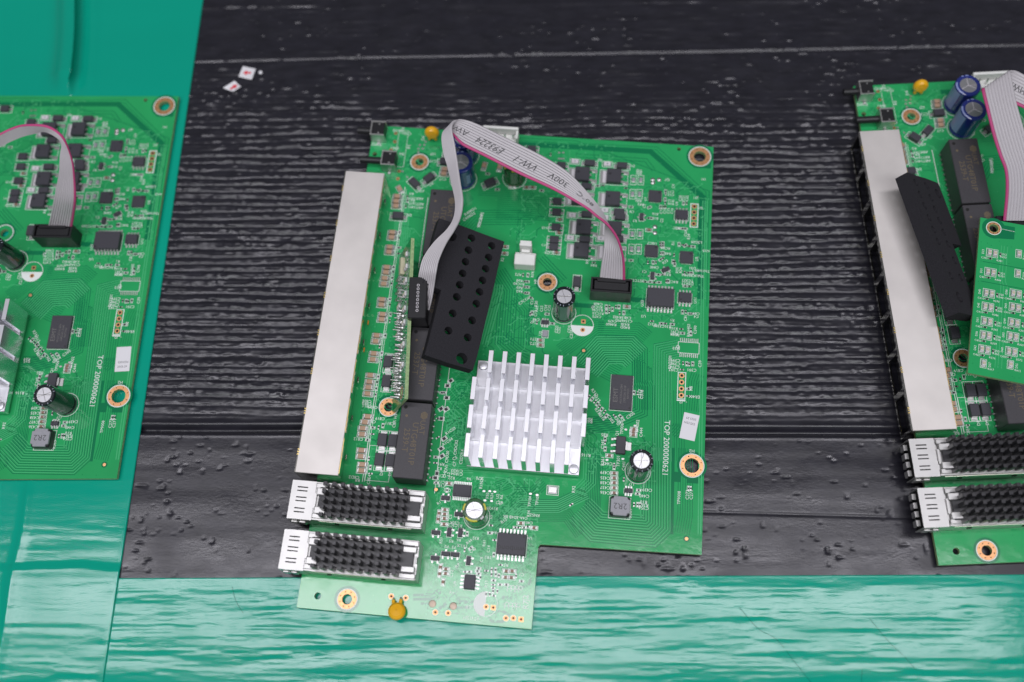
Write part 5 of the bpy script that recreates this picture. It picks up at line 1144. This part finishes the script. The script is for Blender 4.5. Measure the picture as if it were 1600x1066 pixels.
for i in range(8): lr.disc(.2, Z_PAD+.01, 'hole', 2.05*math.cos(R(45*i)), 2.05*math.sin(R(45*i)), 8)
lr_me = lr.mesh('ring')
def led_board(M, label, leds=True, joints=False):
    root = empty('led_board', (0, 0, 0)); root.matrix_world = M
    thing(root, label, 'circuit board', 'small LED boards')
    link('substrate', LED_ME, root); link('trace_pattern', tk_me, root, kind='stuff'); link('white_ink_print', lk_me, root, kind='stuff'); link('mounting_ring', lr_me, root, (5.0, -3.5, 0))
    for (x, y) in ps:
        for s in (-.95, .95): link('led', led_me, root, (x+s, -y, 0))
        place('small_resistor', root, x-.6, -y-2.4, 0); place('small_resistor', root, x+2.9, -y, 90)
    for (x, y) in sg: link('led', led_me, root, (x, -y, 0))
    if joints:
        for i in range(15):
            for s in (0, 1, 2):
                if random.random() < .12: continue
                j = MB(); r = random.uniform(.7, 1.15); j.lathe([(r, .02), (r*.85, .5), (r*.45, 1.1), (.28, 1.5), (.25, random.uniform(1.8, 3.0))], 'tin', 12)
                link('solder_joint', j.mesh('joint', True), root, (8.0+s*2.3+random.uniform(-.4, .4), -3.5-i*2.35+random.uniform(-.4, .4), 0))
        for i in range(4):
            j = MB()
            j.box(-.25, -.3, 0, .25, .3, 2.8, 'tin'); j.box(-4.6, -.3, 2.3, .25, .3, 2.8, 'tin'); j.box(-4.6, -.3, 0, -4.1, .3, 2.6, 'tin'); link('pin', j.mesh('pin'), root, (10.5, -40.5-i*2.6, 0))
        d = MB(); d.box(-1.2, -3.4, .05, 1.2, 3.4, 1.7, 'lens', .2); link('resistor_network', d.mesh('d'), root, (9.4, -54, 0))
    return root
o3 = Vector((173.6, 42.4, 21.2)); y3 = (Vector((160.7, -18.3, 21.2))-o3).normalized(); x3 = Vector((-y3.y, y3.x, 0))
M = Matrix((x3, -y3, Vector((0,0,1)))).transposed().to_4x4(); M.translation = o3*S
led_board(M, 'small green board with paired LEDs lying flat on top of the rightmost board')
# middle board: the same board stands on its long edge, LEDs towards the jacks
top_near = Vector((-36.9, -28.8, 22.2)); low_near = Vector((-43.8, -28.3, 4.6))
ux = (low_near-top_near).normalized(); uy = Vector((.02, -1, 0)); uy = (uy-ux*uy.dot(ux)).normalized(); uz = ux.cross(uy).normalized()
M = Matrix((ux, uy, uz)).transposed().to_4x4(); M.translation = top_near*S
led_board(M, 'small LED board standing on edge between jack block and black transformers', joints=True)

# ------------------------------------------------------------------ two paper arrow stickers
def sticker(P, dirv, label, curl):
    P = [Vector((x, y, 0)) for x, y in P]; c = sum(P, Vector())/4
    root = MB(); n = 6; vs = []
    for i in range(n+1):
        for j in range(n+1):
            s, t = i/n, j/n
            p = P[0]*(1-s)*(1-t)+P[1]*s*(1-t)+P[2]*s*t+P[3]*(1-s)*t; p.z = .55+curl*((s-.5)**2*4)+.15*t; vs.append(p)
    fs = [(i*(n+1)+j, (i+1)*(n+1)+j, (i+1)*(n+1)+j+1, i*(n+1)+j+1) for i in range(n) for j in range(n)]
    root.add(vs, fs, 'paper'); root.add([v-Vector((0,0,.1)) for v in vs], [f[::-1] for f in fs], 'paper')
    o = link('arrow_sticker', root.mesh('sticker', True)); thing(o, label, 'sticker', 'arrow stickers on the black film')
    a = MB(); d = Vector((*dirv, 0)).normalized(); q = Vector((-d.y, d.x, 0)); z = Vector((0,0,.68+curl*.25))
    pts = [c+d*1.9+z, c+d*.2+q*1.25+z, c+d*.2+q*.45+z, c-d*1.6+q*.4+z, c-d*1.6-q*.4+z, c+d*.2-q*.45+z, c+d*.2-q*1.25+z]
    a.add(pts, [(0,1,2),(0,2,5),(0,5,6),(2,3,4,5)], 'red'); link('red_arrow', a.mesh('arrow'), o)
sticker([(-117.5,126.4),(-111.8,125.0),(-112.9,119.4),(-118.8,121.0)], (-1, .05), 'square white sticker with red arrow pointing left, on black film', .15)
sticker([(-120.2,118.8),(-117.0,115.9),(-119.9,113.3),(-124.7,115.2)], (.75, .6), 'curled white sticker with red arrow pointing up, nearer the green tape', .5)
b = MB(); b.lathe([(.9, .3), (.8, .6), (.3, .8)], 'paper', 10)
thing(link('paper_scrap', b.mesh('scrap', True), None, (-109.6, 123.2, .1)), 'tiny white paper scrap right beside the square arrow sticker', 'paper scrap')
